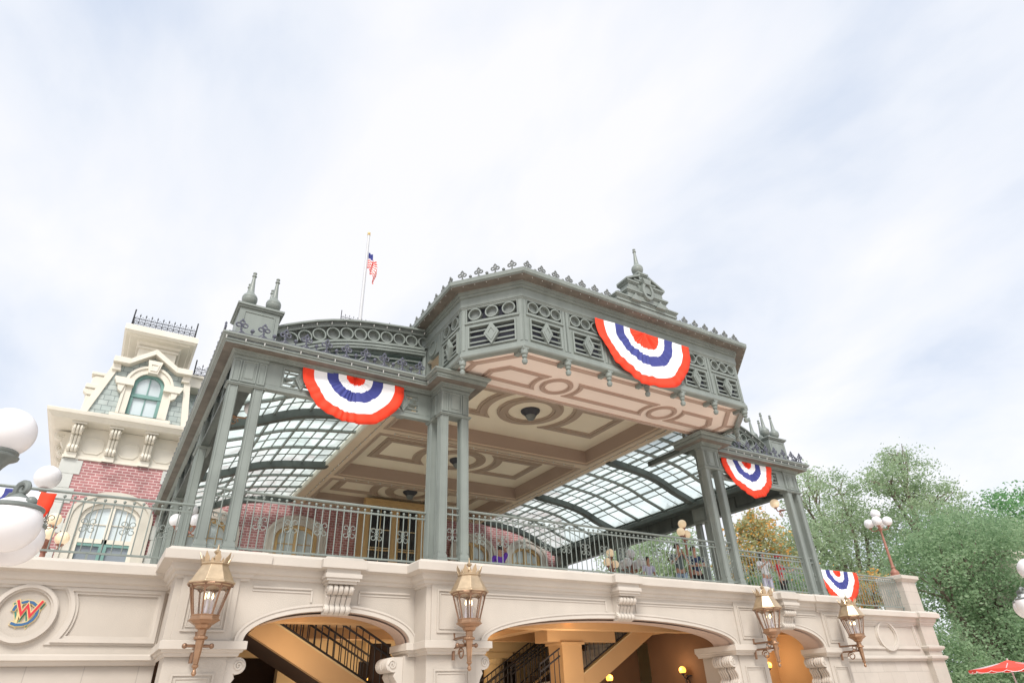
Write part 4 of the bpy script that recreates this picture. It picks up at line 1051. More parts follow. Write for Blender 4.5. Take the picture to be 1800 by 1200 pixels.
# ================================================================== WALL LANTERNS
def lantern():
    t = thing('wall_lantern', 'x', 'lantern', (0,0,0), 0, 'copper wall lanterns on the arcade piers')
    A8 = pi/8
    p = MB(); p.lathe([(.012,-.02),(.035,0.01),(.03,.04),(.018,.06),(.022,.075),(.045,.10),(.045,.12),(.03,.13)], (0,0,0), 12)
    p.lathe([(.036,.13),(.062,.44),(.062,.45)], (0,0,0), 8, A8); p.build('tapered_stem', 'copper', t)
    p = MB(); p.lathe([(.06,.445),(.095,.455),(.10,.47),(.095,.49),(.065,.50),(.06,.51),(.062,.58),(.075,.585),(.10,.60),(.115,.625),(.12,.64),(.16,.66),(.20,.69),(.225,.70),(.225,.715),(.205,.72),(.20,.76),(.21,.765),(.21,.775),(.18,.78)], (0,0,0), 8, A8); p.build('cup', 'copper', t, bevel=0.003)
    # glass body and glazing bars
    rb, rt, zb, zt = .185, .295, .78, 1.20
    for k in range(8):
        a0, a1 = A8+2*pi*k/8, A8+2*pi*(k+1)/8
        g = MB(); g.add([(rb*.97*cos(a0),rb*.97*sin(a0),zb),(rb*.97*cos(a1),rb*.97*sin(a1),zb),(rt*.97*cos(a1),rt*.97*sin(a1),zt),(rt*.97*cos(a0),rt*.97*sin(a0),zt)], [(0,1,2,3)])
        g.build('glass_pane', 'lglass', t)
    b = MB()
    for k in range(8):
        a = A8+2*pi*k/8; b.tube([(rb*cos(a),rb*sin(a),zb-.005),(rt*cos(a),rt*sin(a),zt)], .014, 5)
        # scalloped valance under the eave
        a1 = A8+2*pi*(k+1)/8
        n = 8; top = []; low = []
        for q in range(n+1):
            f = q/n; dz = .045 + .05*(2*f-1)**2
            rr = rb+(rt-rb)*((zt-dz-zb)/(zt-zb))
            pa = Vector((cos(a), sin(a), 0)).lerp(Vector((cos(a1), sin(a1), 0)), f)
            low.append((pa.x*rr*1.005, pa.y*rr*1.005, zt-dz)); top.append((pa.x*rt*1.005, pa.y*rt*1.005, zt))
        b.add(low+top, [(i, i+1, n+2+i, n+1+i) for i in range(n)])
    b.build('glazing_bars', 'bronze', t)
    r = MB(); r.lathe([(.29,1.17),(.30,1.19),(.345,1.20),(.35,1.215),(.345,1.23),(.325,1.24),(.195,1.475),(.195,1.48),(.215,1.485),(.215,1.50),(.19,1.51)], (0,0,0), 8, A8); r.build('roof', 'brass', t, bevel=0.003)
    d = MB(); d.tube([(.315*cos(2*pi*k/32),.315*sin(2*pi*k/32),1.19) for k in range(32)], [.009 if k % 2 else .014 for k in range(32)], 5, closed=True); d.build('beading', 'bronze', t)
    c = MB()
    for k in range(8):
        a = 2*pi*k/8; u = Vector((cos(a), sin(a), 0)); v = Vector((-sin(a), cos(a), 0))
        def q(w, o, z): return tuple(u*(.19+o) + v*w + Vector((0,0,1.505+z)))
        c.add([q(-.035,0,0),q(.035,0,0),q(.045,.02,.06),q(.0,.055,.155),q(-.045,.02,.06)], [(0,1,2,3,4)])
        a += pi/8; u = Vector((cos(a), sin(a), 0)); v = Vector((-sin(a), cos(a), 0))
        c.add([q(-.03,0,0),q(.03,0,0),q(.0,.02,.07)], [(0,1,2)])
    c.build('crown', 'brass', t, solid=0.006)
    s = MB(); s.lathe([(.17,1.505),(.06,1.53),(.03,1.56),(.045,1.59),(.03,1.62),(.02,1.64),(.05,1.675),(.05,1.69),(.02,1.71),(.016,1.73),(.006,1.80)], (0,0,0), 12); s.build('spire', 'brass', t, smooth=True)
    for a in (.3, 2.4, 4.5):
        k = MB(); k.lathe([(.02,.80),(.022,.86),(.017,.865),(.017,1.0)], (.062*cos(a), .062*sin(a), 0), 8); cd = k.build('candle', 'candle', t)
        k = MB(); k.lathe([(.003,1.0),(.013,1.02),(.015,1.035),(.009,1.065),(.002,1.09)], (.062*cos(a), .062*sin(a), 0), 8); k.build('flame', 'flame', cd)
    # bracket back to the wall (+y): two arms and a scroll
    w = MB()
    for z, L in ((.51, .62), (.375, .62)):
        w.tube([(0,0,z),(0,L,z)], .022, 6); w.sphere((0,L-.02,z), .035, 8)
    w.tube([(-.17,.09,.375),(.17,.09,.375)], .022, 6)
    for sx in (-1, 1): w.sphere((sx*.18,.09,.375), .038, 8)
    w.tube([(0,.30+.11*cos(t_)*(1-t_/14), .26+.10*sin(t_)*(1-t_/14)) for t_ in [k*.5 for k in range(18)]], .014, 5)
    w.tube([(0,.16+.07*cos(t_)*(1-t_/12), .44+.06*sin(t_)*(1-t_/12)) for t_ in [k*.5 for k in range(14)]], .012, 5)
    w.tube([(0,.58,.62),(0,.60,.18)], .03, 6)
    w.build('bracket', 'bronze', t, smooth=True)
    return t
lt = lantern()
for i, (x, y, lab) in enumerate(((1.345, 10.80, 'copper wall lantern left of the first arch, nearest the round emblem'), (5.50, 10.30, 'copper wall lantern between the left and the wide middle arch'), (13.48, 10.28, 'copper wall lantern between the wide middle arch and the narrow right arch'), (17.62, 10.78, 'rightmost copper wall lantern, in front of the wing wall with the oval'))):
    o = lt if i == 0 else copy_tree(lt)
    o.location = (x, y, 2.17); o['label'] = lab

# ================================================================== GLOBE LAMPS
def globe_cluster(label, x, y, z0, h, r=0.13, lit='globe', iron='lamp_rust', arm=0.34, n=4, group='globe lamp posts'):
    """post with one top globe and a ring of lower upright globes"""
    t = thing('lamp_post', label, 'street lamp', (x, y, z0), 0.4, group)
    p = MB(); p.lathe([(.20,0),(.20,.05),(.15,.08),(.16,.14),(.13,.20),(.07,.26),(.06,.30),(.085,.33),(.06,.37),(.05,.42),(.045,h*.45),(.065,h*.46),(.045,h*.48),(.036,h-.62),(.07,h-.58),(.07,h-.52),(.05,h-.46),(.04,h-.25),(.08,h-.16),(.10,h-.14),(.05,h-.12)], (0,0,0), 14); p.build('post', iron, t, smooth=True)
    k = MB(); k.sphere((0,0,h+r-.13), r, 18); k.build('globe', lit, t, smooth=True)
    for q in range(n):
        a = 2*pi*q/n; u = Vector((cos(a), sin(a), 0))
        m = MB(); m.tube([tuple(u*d + Vector((0,0,z))) for d, z in ((.03,h-.5),(arm*.45,h-.58),(arm*.85,h-.56),(arm,h-.46))], .018, 6)
        m.lathe([(.02,-.05),(.06,-.02),(.07,0)], tuple(u*arm + Vector((0,0,h-.44))), 10)
        ar = m.build('arm', iron, t, smooth=True)
        m = MB(); m.sphere(tuple(u*arm + Vector((0,0,h-.44+r*.9))), r, 16); m.build('globe', lit, ar, smooth=True)
    return t
globe_cluster('red brown lamp post with five cream globes on the stone pedestal at the right end', 25.0, 13.1, 5.21, 2.28, 0.18, 'globe', arm=.32)
globe_cluster('low lamp post with lit cream globes behind the middle railing', 13.75, 16.0, 3.98, 1.80, 0.13, 'globe_lit', n=2, arm=.26)
globe_cluster('low lamp post with white globes behind the middle railing', 15.0, 16.4, 3.98, 1.92, 0.16, 'globe')
globe_cluster('taller lamp post with lit cream globes behind the two men at the railing', 17.1, 15.8, 3.98, 3.0, 0.15, 'globe_lit', n=2, arm=.26)
globe_cluster('lamp post with one large white globe left of the brick house', -1.62, 16.0, 3.98, 2.07, 0.25, 'globe', n=0)
globe_cluster('low lamp post with small cream globes beside the red cloth at the left', -1.20, 15.2, 3.98, 1.15, 0.13, 'globe_lit', n=3, arm=.24)
globe_cluster('lamp post with a white globe seen between the left corner posts and the house', 1.42, 18.0, 3.98, 2.3, 0.16, 'globe')
def bracket_lamp(label, x, y, z, rz, r=0.13, globe='globe_lit', iron='lamp_rust', L=0.42, group='globe lamps on wall brackets'):
    t = thing('bracket_lamp', label, 'wall lamp', (x, y, z), rz, group)
    m = MB(); m.tube([(0,0,0),(L*.4,0,-.06),(L*.8,0,-.05),(L,0,.03)], .018, 6); m.lathe([(.03,-.02),(.10,-.01),(.10,.01),(.03,.02)], (0,0,0), 10)
    m.tube([(L*.35+.09*cos(k*.55)*(1-k/22), 0, -.16+.09*sin(k*.55)*(1-k/22)) for k in range(16)], .012, 5)
    m.lathe([(.02,0),(.06,.03),(.07,.05)], (L,0,.02), 10); m.build('bracket', iron, t, smooth=True)
    m = MB(); m.sphere((L,0,.05+r*.9), r, 16); m.build('globe', globe, t, smooth=True)
    return t
bracket_lamp('lit cream globe on a bracket at the right corner posts, above the orange blossoms', 17.42, 11.9, 6.55, pi, .14, L=.30)
bracket_lamp('pale globe on a copper bracket inside the left bay, between the two left posts', 1.25, 12.9, 7.02, 0, .15, 'globe', 'copper', .46)
# amber sconces in the passage with their light
def sconce(label, x, y, z, rz=-pi/2, power=6):
    t = bracket_lamp(label, x, y, z, rz, .095, 'amber', 'iron', .22, 'amber globe sconces in the passage')
    li = bpy.data.lights.new('sconce_light', 'POINT'); li.energy = power; li.color = (1.0, 0.72, 0.45); li.shadow_soft_size = 0.12
    lo = bpy.data.objects.new('sconce_light', li); COL.objects.link(lo); lo.parent = t; lo.location = (.42, 0, .22)
    return t
sconce('amber globe sconce low on the dark wall, left of its twin in the middle arch', 12.1, 14.9, 2.02)
sconce('amber globe sconce on the dark wall beside the right jamb of the middle arch', 14.08, 13.7, 2.14, pi)
sconce('amber globe sconce inside the narrow right arch, on its ochre back wall', 17.15, 13.68, 2.22)
sconce('amber lamp deep in the passage just left of the middle arch stair', 8.3, 18.6, 2.55)
sconce('amber lamp low in the left arch between the stair bars', 5.30, 14.6, 2.05)
for i, (x, y, z, e) in enumerate(((3.2, 12.75, 2.2, 14), (9.6, 12.9, 2.0, 26), (15.8, 12.9, 2.2, 14), (8.6, 16.6, 2.9, 40), (5.6, 17.6, 2.8, 25))):
    t = thing('passage_ceiling_lamp', ('ceiling lamp of the passage behind the left arch', 'ceiling lamp of the passage behind the middle arch', 'ceiling lamp of the passage behind the right arch', 'ceiling lamp deep in the passage near the cream column', 'ceiling lamp deep in the passage behind the left stair')[i], 'lamp', (x, y, 3.41), 0, 'lamps on the passage ceiling')
    m = MB(); m.lathe([(.02,-.12),(.08,-.10),(.11,-.04)], (0,0,0), 12); m.build('bowl', 'amber', t, smooth=True)
    m = MB(); m.lathe([(.12,-.045),(.13,-.02),(.10,0)], (0,0,0), 12); m.build('rim', 'iron', t)
    li = bpy.data.lights.new('passage_light', 'POINT'); li.energy = e; li.color = (1.0, 0.78, 0.54); li.shadow_soft_size = 0.45
    lo = bpy.data.objects.new('passage_light', li); COL.objects.link(lo); lo.parent = t; lo.location = (0, 0, -.95)

# big multi globe street lamps near the camera
def big_lamp(label, x, y, ztop, angs, r=0.20, group='five globe street lamps'):
    """cast iron post: one upright globe on top, hanging globes on scrolled arms. ztop = centre of the top globe"""
    t = thing('street_lamp', label, 'street lamp', (x, y, 0), 0, group)
    h = ztop
    p = MB(); p.lathe([(.24,0),(.24,.10),(.18,.16),(.20,.3),(.12,.45),(.09,.6),(.10,.7),(.075,.8),(.065,h-1.0),(.09,h-.95),(.06,h-.9),(.05,h-.62),(.075,h-.56),(.05,h-.5),(.042,h-.32),(.06,h-.28),(.09,h-.235),(.135,h-.21),(.14,h-.195),(.12,h-.185),(.13,h-.165),(.12,h-.15)], (0,0,0), 18); p.build('post', 'lamp_iron', t, smooth=True)
    m = MB(); m.sphere((0,0,h), r, 36); m.build('globe', 'globe', t, smooth=True)
    for a, L, zc in angs:
        u = Vector((cos(a), sin(a), 0)); q = lambda d, z: tuple(u*d + Vector((0,0,z)))
        m = MB()
        arm_ = [(.03,zc-.10),(L*.35,zc-.02),(L*.60,zc+.12),(L*.80,zc+.22)]
        c = (L*1.02, zc+.255); sp_ = [(c[0]+.062*(1-k/15)*cos(pi*1.15-k*.62), c[1]+.062*(1-k/15)*sin(pi*1.15-k*.62)) for k in range(14)]
        m.tube([q(*p) for p in arm_+sp_], [.026,.03,.032,.03]+[.028-.0011*k for k in range(14)], 8)
        m.tube([q(.03,zc+.05), q(L*.4,zc+.02), q(L*.75,zc+.10), q(L*.98,zc+.19)], .018, 6)
        for k2 in range(9):
            f = k2/8; m.sphere(q(L*(.15+.68*f), zc-.005+.21*f), .017, 6)
        m.lathe([(.02,.225),(.035,.215),(.055,.20),(.08,.17),(.085,.150),(.11,.138),(.168,.130),(.182,.120),(.182,.104),(.165,.092)], (u.x*L, u.y*L, zc), 24)
        m.sphere(q(L+.12, zc+.15), .04, 10)
        ar = m.build('arm', 'lamp_iron', t, smooth=True)
        m = MB(); m.sphere((u.x*L, u.y*L, zc), r, 32); m.build('globe', 'globe', ar, smooth=True)
    return t
big_lamp('grey cast iron lamp with big white globes, cropped by the left edge', -0.964, 5.976, 3.654, [(pi/4+k*pi/2, .37, 2.90) for k in range(4)], r=.195)
big_lamp('grey cast iron lamp with white globes, cropped by the right edge', 15.25, 5.42, 3.545, [(1.25, .40, 2.90), (1.25+pi/2, .4, 2.90), (1.25+pi, .4, 2.90), (1.25-pi/2, .4, 2.90)])

# ================================================================== FLAGPOLE AND FLAG
fp = thing('flagpole', 'tall white flagpole with a gilded ball rising behind the curved gable', 'flagpole', (9.45, 32.0, 21.3))
m = MB(); m.tube([(0,0,0),(0,0,7.95)], [.12, .085], 10); m.build('pole', 'polewhite', fp, smooth=True)
m = MB(); m.sphere((0,0,8.11), .11, 12); m.lathe([(.10,7.93),(.12,7.96),(.05,8.02)], (0,0,0), 10); m.build('ball', 'gold', fp, smooth=True)
fl = MB()
FL, FH = 2.2, 3.6
def FP(i, j):
    u = i/40; v = j/26         # u along the fly, v along the hoist; limp flag hanging in folds
    sag = u*u*1.0 + u*0.8
    x = 0.12 + 0.62*u*(1+.15*sin(5*v)) ; y = 0.20*sin(u*13+v*2.0)*u**.6 + .06*sin(u*29)
    return (x, y, -v*FH*0.36 - sag*.62)
def FM(i, j):
    if i < 16 and j < 10: return 2
    return 0 if (j//2) % 2 == 0 else 1
fl.grid(FP, 40, 26, FM)
o = fl.build('flag', ['red', 'white', 'blue'], None, smooth=True, solid=0.01, loc=(9.45, 32.0, 27.9)); tag(o, 'limp striped red and white flag with a blue canton on the white flagpole', 'flag')
# ================================================================== BRICK STATION BUILDING
hs = thing('station_house', 'red brick station building with cream trim and a slate mansard pavilion on the left', 'building', (-0.48, 24.6, 4.0))
def H(mb, nm, mat, parent=hs, **k): return mb.build(nm, mat, parent, world=True, **k)
YF = 24.6; hx0, hx1 = -2.30, 1.36; hc = -0.475
def hole_wall(mb, x0, x1, z0, z1, y, holes, th=0.3):
    """wall with arch-headed or flat openings; holes: (cx, half width, sill, spring, rise)"""
    xs = x0
    for cx, w, s, sp, rise in sorted(holes):
        mb.box(xs, cx-w, y, y+th, z0, z1)
        if s > z0: mb.box(cx-w, cx+w, y, y+th, z0, s)
        P = [(cx-w*cos(pi*k/16), sp+rise*sin(pi*k/16)) for k in range(17)]
        mb.add([(x,y,z) for x,z in P]+[(x,y,z1) for x,z in P], [(i,i+1,17+i+1,17+i) for i in range(16)])
        mb.add([(x,y,z) for x,z in P]+[(x,y+th,z) for x,z in P], [(i,i+1,17+i+1,17+i) for i in range(16)])
        xs = cx+w
    mb.box(xs, x1, y, y+th, z0, z1)
def archwin(cx, w, s, sp, rise, y, lower='greywin', upper='wglass', trim='surround', joinery='cream', sash='teal', tz=None):
    """window: stone surround (arched, tiled voussoirs), joinery frame, panes"""
    sur = MB(); n = 16
    o = [(cx-w-.30, s)] + [(cx-(w+.30)*cos(pi*k/n), sp+(rise+.30)*sin(pi*k/n)) for k in range(n+1)] + [(cx+w+.30, s)]
    i_ = [(cx-w, s)] + [(cx-w*cos(pi*k/n), sp+rise*sin(pi*k/n)) for k in range(n+1)] + [(cx+w, s)]
    sur.frame(o, i_, y-.07, y+.04)
    o2 = [(cx-w-.36, s)] + [(cx-(w+.36)*cos(pi*k/n), sp+(rise+.36)*sin(pi*k/n)) for k in range(n+1)] + [(cx+w+.36, s)]
    i2 = [(cx-w-.24, s)] + [(cx-(w+.24)*cos(pi*k/n), sp+(rise+.24)*sin(pi*k/n)) for k in range(n+1)] + [(cx+w+.24, s)]
    sur.frame(o2, i2, y-.12, y-.03)
    win = H(sur, 'window', trim)
    fr = MB(); fw = .13
    i3 = [(cx-w+fw, s)] + [(cx-(w-fw)*cos(pi*k/n), sp+(rise-fw)*sin(pi*k/n)) for k in range(n+1)] + [(cx+w-fw, s)]
    fr.frame(i_, i3, y+.02, y+.16)
    tz = tz or sp-.55
    fr.box(cx-w, cx+w, y+.03, y+.15, tz, tz+.13); fr.box(cx-.07, cx+.07, y+.03, y+.15, tz, sp+rise-fw*.5)
    for sx in (-1, 1):
        fr.box(cx+sx*(w/2)-.012, cx+sx*(w/2)+.012, y+.09, y+.13, tz+.13, sp+rise-.2)
    fr.box(cx-w+fw, cx+w-fw, y+.09, y+.13, (tz+.13+sp+rise)/2-.12, (tz+.13+sp+rise)/2-.095)
    H(fr, 'window_frame', joinery, win)
    g = MB(); g.prism(i_[1:-1] + [(cx+w, tz+.1), (cx-w, tz+.1)], y+.13, y+.14); H(g, 'upper_pane', upper, win)
    g = MB(); g.box(cx-w, cx+w, y+.13, y+.14, s, tz+.02); H(g, 'lower_pane', lower, win)
    g = MB(); g.rframe(cx-w+.05, cx-.02, s, tz, .09, y+.05, y+.14); g.rframe(cx+.02, cx+w-.05, s, tz, .09, y+.05, y+.14); H(g, 'sash', sash, win)
    return win
# pavilion wall
wz1 = 9.36
w = MB(); hole_wall(w, hx0+.40, hx1-.30, 4.0, wz1, YF, [(hc+.06, .87, 5.0, 7.45, .52)]); w.box(hx0+.02, hx0+.32, YF+.02, 30.5, 4.0, wz1); H(w, 'brick_wall', 'brick')
archwin(hc+.06, .87, 5.0, 7.45, .52, YF, tz=6.66)
for side_, xe in ((1, hx0), (-1, hx1)):
    z = 4.0; k = 0; q = MB()
    while z < wz1-.05:
        h_ = min(.48, wz1-z); L = .46 if k % 2 else .62
        q.box(xe, xe+side_*L, YF-.03, YF+.45, z+.003, z+h_-.003); z += h_; k += 1
    q.box(xe+side_*.02, xe+side_*.4, YF-.015, YF+.43, 4.0, wz1); H(q, 'quoins', 'quoin', bevel=.01)
b = MB(); b.box(hx0+.4, hc-1.15, YF-.02, YF+.02, 6.95, 7.20); b.box(hc+1.2, hx1-.3, YF-.02, YF+.02, 6.95, 7.20); H(b, 'stone_band', 'quoin')
# frieze with panels, brackets and deep eave
f = MB(); f.box(hx0, hx1, YF, YF+.4, wz1, 10.45); f.box(hx0-.02, hx1+.02, YF-.06, YF+.4, wz1-.04, wz1+.07)
f.box(hx0, hx0+.4, YF+.4, 30.5, wz1, 10.45)
H(f, 'frieze', 'cream')
bx = [-2.10, -1.0, .08, 1.16]
for a, c in zip(bx[:-1], bx[1:]):
    p = MB(); x0, x1 = a+.24, c-.24; z0, z1 = 9.55, 10.12; ch = .12
    po = [(x0+ch,z0),(x1-ch,z0),(x1,z0+ch),(x1,z1-ch),(x1-ch,z1),(x0+ch,z1),(x0,z1-ch),(x0,z0+ch)]
    cx_, cz_ = (x0+x1)/2, (z0+z1)/2
    p.frame(po, [(cx_+(x-cx_)*.90, cz_+(z-cz_)*.86) for x, z in po], YF-.03, YF+.01); H(p, 'frieze_panel', 'cream')
for x in bx:
    k = MB(); k.M = Matrix.Translation((x, YF, 10.40)); console(k, .30, .92, 1.15, 3); k.M = Matrix.Identity(4)
    k.box(x-.22, x+.22, YF-.5, YF, 10.40, 10.46); k.box(x-.17, x+.17, YF-.13, YF, 9.32, 9.50)
    H(k, 'bracket', 'cream', smooth=True)
for y in (25.3, 26.6, 27.9):
    k = MB(); k.M = Matrix(((0,1,0,hx0),(-1,0,0,y),(0,0,1,10.40),(0,0,0,1))); console(k, .30, .92, 1.0, 3); H(k, 'bracket', 'cream', smooth=True)
e = MB()
ev = [(0.0,10.46),(.55,10.47),(.62,10.49),(.64,10.53),(.66,10.535),(.74,10.62),(.78,10.63),(.80,10.72),(.80,10.75),(-.3,10.86)]
e.sweep([(hx0,30.5),(hx0,YF),(hx1,YF),(hx1,26.5)], ev); H(e, 'eave_cornice', 'cream')
# mansard: steep slate slopes with cream hips
def quadwall(mb, a, b, c, d, th=.12):
    a, b, c, d = map(Vector, (a, b, c, d)); n = (b-a).cross(d-a).normalized()*-th
    P = [a,b,c,d]; P += [p+n for p in P]
    mb.add([tuple(p) for p in P], [(0,1,2,3),(7,6,5,4),(0,4,5,1),(1,5,6,2),(2,6,7,3),(3,7,4,0)])
zb, zt_ = 10.80, 13.75
Bq = (hx0+.12, hx1-.12, YF-.10, 27.6); Tq = (-1.42, .50, YF+1.1, 26.6)
m = MB()
c0 = [(Bq[0],Bq[2],zb),(Bq[1],Bq[2],zb),(Bq[1],Bq[3],zb),(Bq[0],Bq[3],zb)]; c1 = [(Tq[0],Tq[2],zt_),(Tq[1],Tq[2],zt_),(Tq[1],Tq[3],zt_),(Tq[0],Tq[3],zt_)]
m.add(c0+c1, [(0,1,5,4),(1,2,6,5),(2,3,7,6),(3,0,4,7),(4,5,6,7)]); H(m, 'mansard_roof', 'slate')
m = MB()
for i in range(4):
    m.tube([c0[i], c1[i]], .11, 6)
H(m, 'roof_hip', 'cream')
# front dormer: slate clad gable with pediment rakes and round headed window
yd = 24.15
ph = 13.58-.10; dz_ = 1.65+(13.55-1.65)*.972; k9 = .9695
pedL, pedR, PD = (-1.72, 13.19), (.86, 13.19), -.20
d = MB(); hole_wall(d, -1.60, .74, 10.9, 12.90, yd, [(hc+.06, .50, 10.95, 12.15, .50)], .25)
d.prism([(-1.60,12.90),(.74,12.90),(.74,12.95),(hc,13.42),(-1.60,12.95)], yd+.002, yd+.25); d.box(-1.60, -1.5, yd+.25, 26.0, 10.95, 13.0); d.box(.64, .74, yd+.25, 26.0, 10.95, 13.0)
H(d, 'dormer_wall', 'slate')
# slanted cream strips that follow the mansard edges
for sx, xb, xt in ((-1, -2.12, -1.50), (1, 1.02, .70)):
    d = MB(); d.prism([(xb-.11, 10.84),(xb+.11, 10.84),(xt+.11, 13.1),(xt-.11, 13.1)], yd-.07, yd+.02)
    H(d, 'dormer_edge_trim', 'cream')
for tri_ in ([(-2.12,10.86),(-1.60,10.86),(-1.60,12.7)], [(1.02,10.86),(.74,10.86),(.74,12.4)]):
    d = MB(); d.prism(tri_, yd+.01, yd+.2); H(d, 'dormer_side_slates', 'slate')
r = MB(); th = .20
for sx in (-1, 1):
    e0 = pedL if sx < 0 else pedR; kn = (e0[0]-sx*.52, 13.25+PD)
    r.prism([(e0[0], 13.0+PD), (kn[0], 13.0+PD), (kn[0], 13.22+PD), (e0[0], 13.22+PD)], yd-.32, yd+.3)
    r.prism([(kn[0], 13.0+PD), (hc, 13.56+PD), (hc, 13.78+PD), (kn[0], 13.22+PD)], yd-.32, yd+.3)
    r.prism([(e0[0]-sx*.02, 12.75+PD), (e0[0]-sx*.30, 12.75+PD), (e0[0]-sx*.26, 13.0+PD), (e0[0], 13.0+PD)], yd-.15, yd+.25)
H(r, 'dormer_pediment', 'cream', bevel=.01)
cw = hc+.06; n = 16
s_ = MB()
def arcpoly(w, rise, z0=10.95, sp=12.15): return [(cw-w, z0)] + [(cw-w*cos(pi*k/n), sp+rise*sin(pi*k/n)) for k in range(n+1)] + [(cw+w, z0)]
s_.frame(arcpoly(.74,.74), arcpoly(.50,.50), yd-.10, yd+.04); s_.frame(arcpoly(.79,.79), arcpoly(.70,.70), yd-.15, yd-.02)
for sx in (-1, 1):
    s_.prism([(cw+sx*.48,12.02),(cw+sx*1.02,12.02),(cw+sx*1.10,12.20),(cw+sx*1.10,12.28),(cw+sx*.48,12.28)], yd-.24, yd+.02)
    s_.prism([(cw+sx*.80,11.72),(cw+sx*.92,11.80),(cw+sx*.98,12.02),(cw+sx*.74,12.02)], yd-.20, yd+.02)
s_.prism([(cw-.15,12.62),(cw+.15,12.62),(cw+.24,13.12),(cw-.24,13.12)], yd-.26, yd+.02); s_.frame([(cw-.11,12.70),(cw+.11,12.70),(cw+.16,13.0),(cw-.16,13.0)],[(cw-.06,12.75),(cw+.06,12.75),(cw+.11,12.95),(cw-.11,12.95)], yd-.29, yd-.25)
s_.box(cw-.95, cw+.95, yd-.14, yd+.04, 10.84, 10.95)
dw = H(s_, 'window', 'cream')
f_ = MB(); f_.frame(arcpoly(.50,.50), arcpoly(.39,.39), yd+.02, yd+.14); f_.box(cw-.5, cw+.5, yd+.0, yd+.13, 11.70, 11.83); f_.box(cw-.018, cw+.018, yd+.06, yd+.12, 11.0, 12.6); f_.box(cw-.5, cw+.5, yd+.02, yd+.13, 10.95, 11.03); H(f_, 'window_frame', 'teal', dw)
g = MB(); g.prism(arcpoly(.5,.5), yd+.10, yd+.11); H(g, 'pane', 'wglass', dw)
# side dormer on the left slope, seen edge on
d = MB(); d.box(-2.30, -1.5, 25.2, 26.6, 10.95, 12.15); d.box(-2.40, -1.5, 25.1, 26.7, 12.15, 12.32); d.prism([(-2.28,12.32),(-2.28,12.62),(-2.16,12.74),(-1.4,12.74),(-1.4,12.32)], 25.25, 26.5); d.box(-2.34, -1.9, 25.2, 25.6, 12.74, 12.86)
d.prism([(-2.30,11.9),(-2.42,12.0),(-2.42,12.15),(-2.0,12.15),(-2.0,11.9)], 25.15, 25.4)
H(d, 'side_dormer', 'cream', bevel=.02)
# square cap with wide flared eave and iron cresting
t_ = MB(); t_.box(-1.11, .185, 24.57, 25.98, 13.1, 14.35); t_.box(-1.16, .235, 24.52, 26.03, 13.85, 13.95); H(t_, 'cap_wall', 'cream')
cp = MB(); cp.sweep([(-1.11,25.98),(-1.11,24.57),(.185,24.57),(.185,25.98)], [(0,13.98),(.08,14.02),(.12,14.10),(.36,14.12),(.39,14.16),(.52,14.17),(.56,14.22),(.60,14.25),(.60,14.46),(.56,14.50),(-.6,14.56)], closed=True); H(cp, 'cap_cornice', 'cream')
def iron_fence(mb, a, b, h=.52, n=11):
    a, b = Vector(a), Vector(b); u = (b-a)
    Z = Vector((0,0,1))
    for z in (.05, h*.62): mb.tube([a+Z*z, b+Z*z], .016, 5)
    for k in range(n+1):
        p = a+u*(k/n)
        mb.tube([p, p+Z*h*.8], .012, 5)
        mb.lathe([(.004,0),(.028,.05),(.004,.14)], tuple(p+Z*h*.8), 6)
        if k < n:
            c = a+u*((k+.5)/n); un = u.normalized(); rr = u.length/n*.42
            mb.tube([c+un*(rr*cos(t__))+Z*(h*.33+rr*.9*sin(t__)) for t__ in [2*pi*i/10 for i in range(11)]], .012, 4)
            mb.tube([c+un*(rr*.5*cos(t__))+Z*(h*.33+rr*.5*sin(t__)) for t__ in [2*pi*i/8 for i in range(9)]], .009, 4)
            mb.tube([c-un*rr*.8+Z*h*.62, c+Z*h*.82, c+un*rr*.8+Z*h*.62], .010, 4)
    for p in (a, b): mb.tube([p, p+Z*h*1.35], .026, 6)
ic = MB(); iron_fence(ic, (-1.55,24.12,14.5), (.63,24.12,14.5)); iron_fence(ic, (-1.55,24.12,14.5), (-1.55,26.4,14.5)); iron_fence(ic, (.63,24.12,14.5), (.63,26.4,14.5)); H(ic, 'roof_cresting', 'iron', smooth=True)
# lower mansard to the right with its own curb and cresting
m = MB(); m.add([(1.0,24.9,10.8),(7.5,24.9,10.8),(7.5,25.9,12.95),(1.0,25.9,12.95),(1.0,28,10.8),(7.5,28,10.8),(7.5,27,12.95),(1.0,27,12.95)], [(0,1,2,3),(3,2,6,7),(5,4,7,6),(0,3,7,4),(1,5,6,2)]); H(m, 'side_roof', 'slate')
m = MB(); m.box(.85, 7.5, 25.2, 27.2, 12.95, 13.35); m.box(.8, 7.6, 25.1, 27.3, 13.35, 13.45); H(m, 'roof_curb', 'cream')
ic = MB(); iron_fence(ic, (.95,25.15,13.43), (6.2,25.15,13.43), .52, 20); H(ic, 'roof_cresting', 'iron', smooth=True)
# main wall behind the canopy
mw = MB(); hole_wall(mw, hx1-.3, 18.5, 4.0, 9.1, YF+.2, [(2.6,.72,5.0,7.35,.50),(5.75,.80,5.0,7.40,.50),(16.2,.80,5.0,7.40,.50),(13.4,.80,5.0,7.40,.50)]); mw.box(hx1-.3, 18.5, YF+.3, YF+.5, 9.1, 10.8); mw.box(18.2, 18.5, YF+.5, 30, 4.0, 9.0); H(mw, 'brick_wall', 'brick')
for x, w_ in ((2.6,.72),(5.75,.80),(13.4,.80),(16.2,.80)):
    archwin(x, w_, 5.0, 7.40 if w_ > .75 else 7.35, .50, YF+.2, trim='stone_trim', joinery='woodcream', sash='cream', tz=6.6)
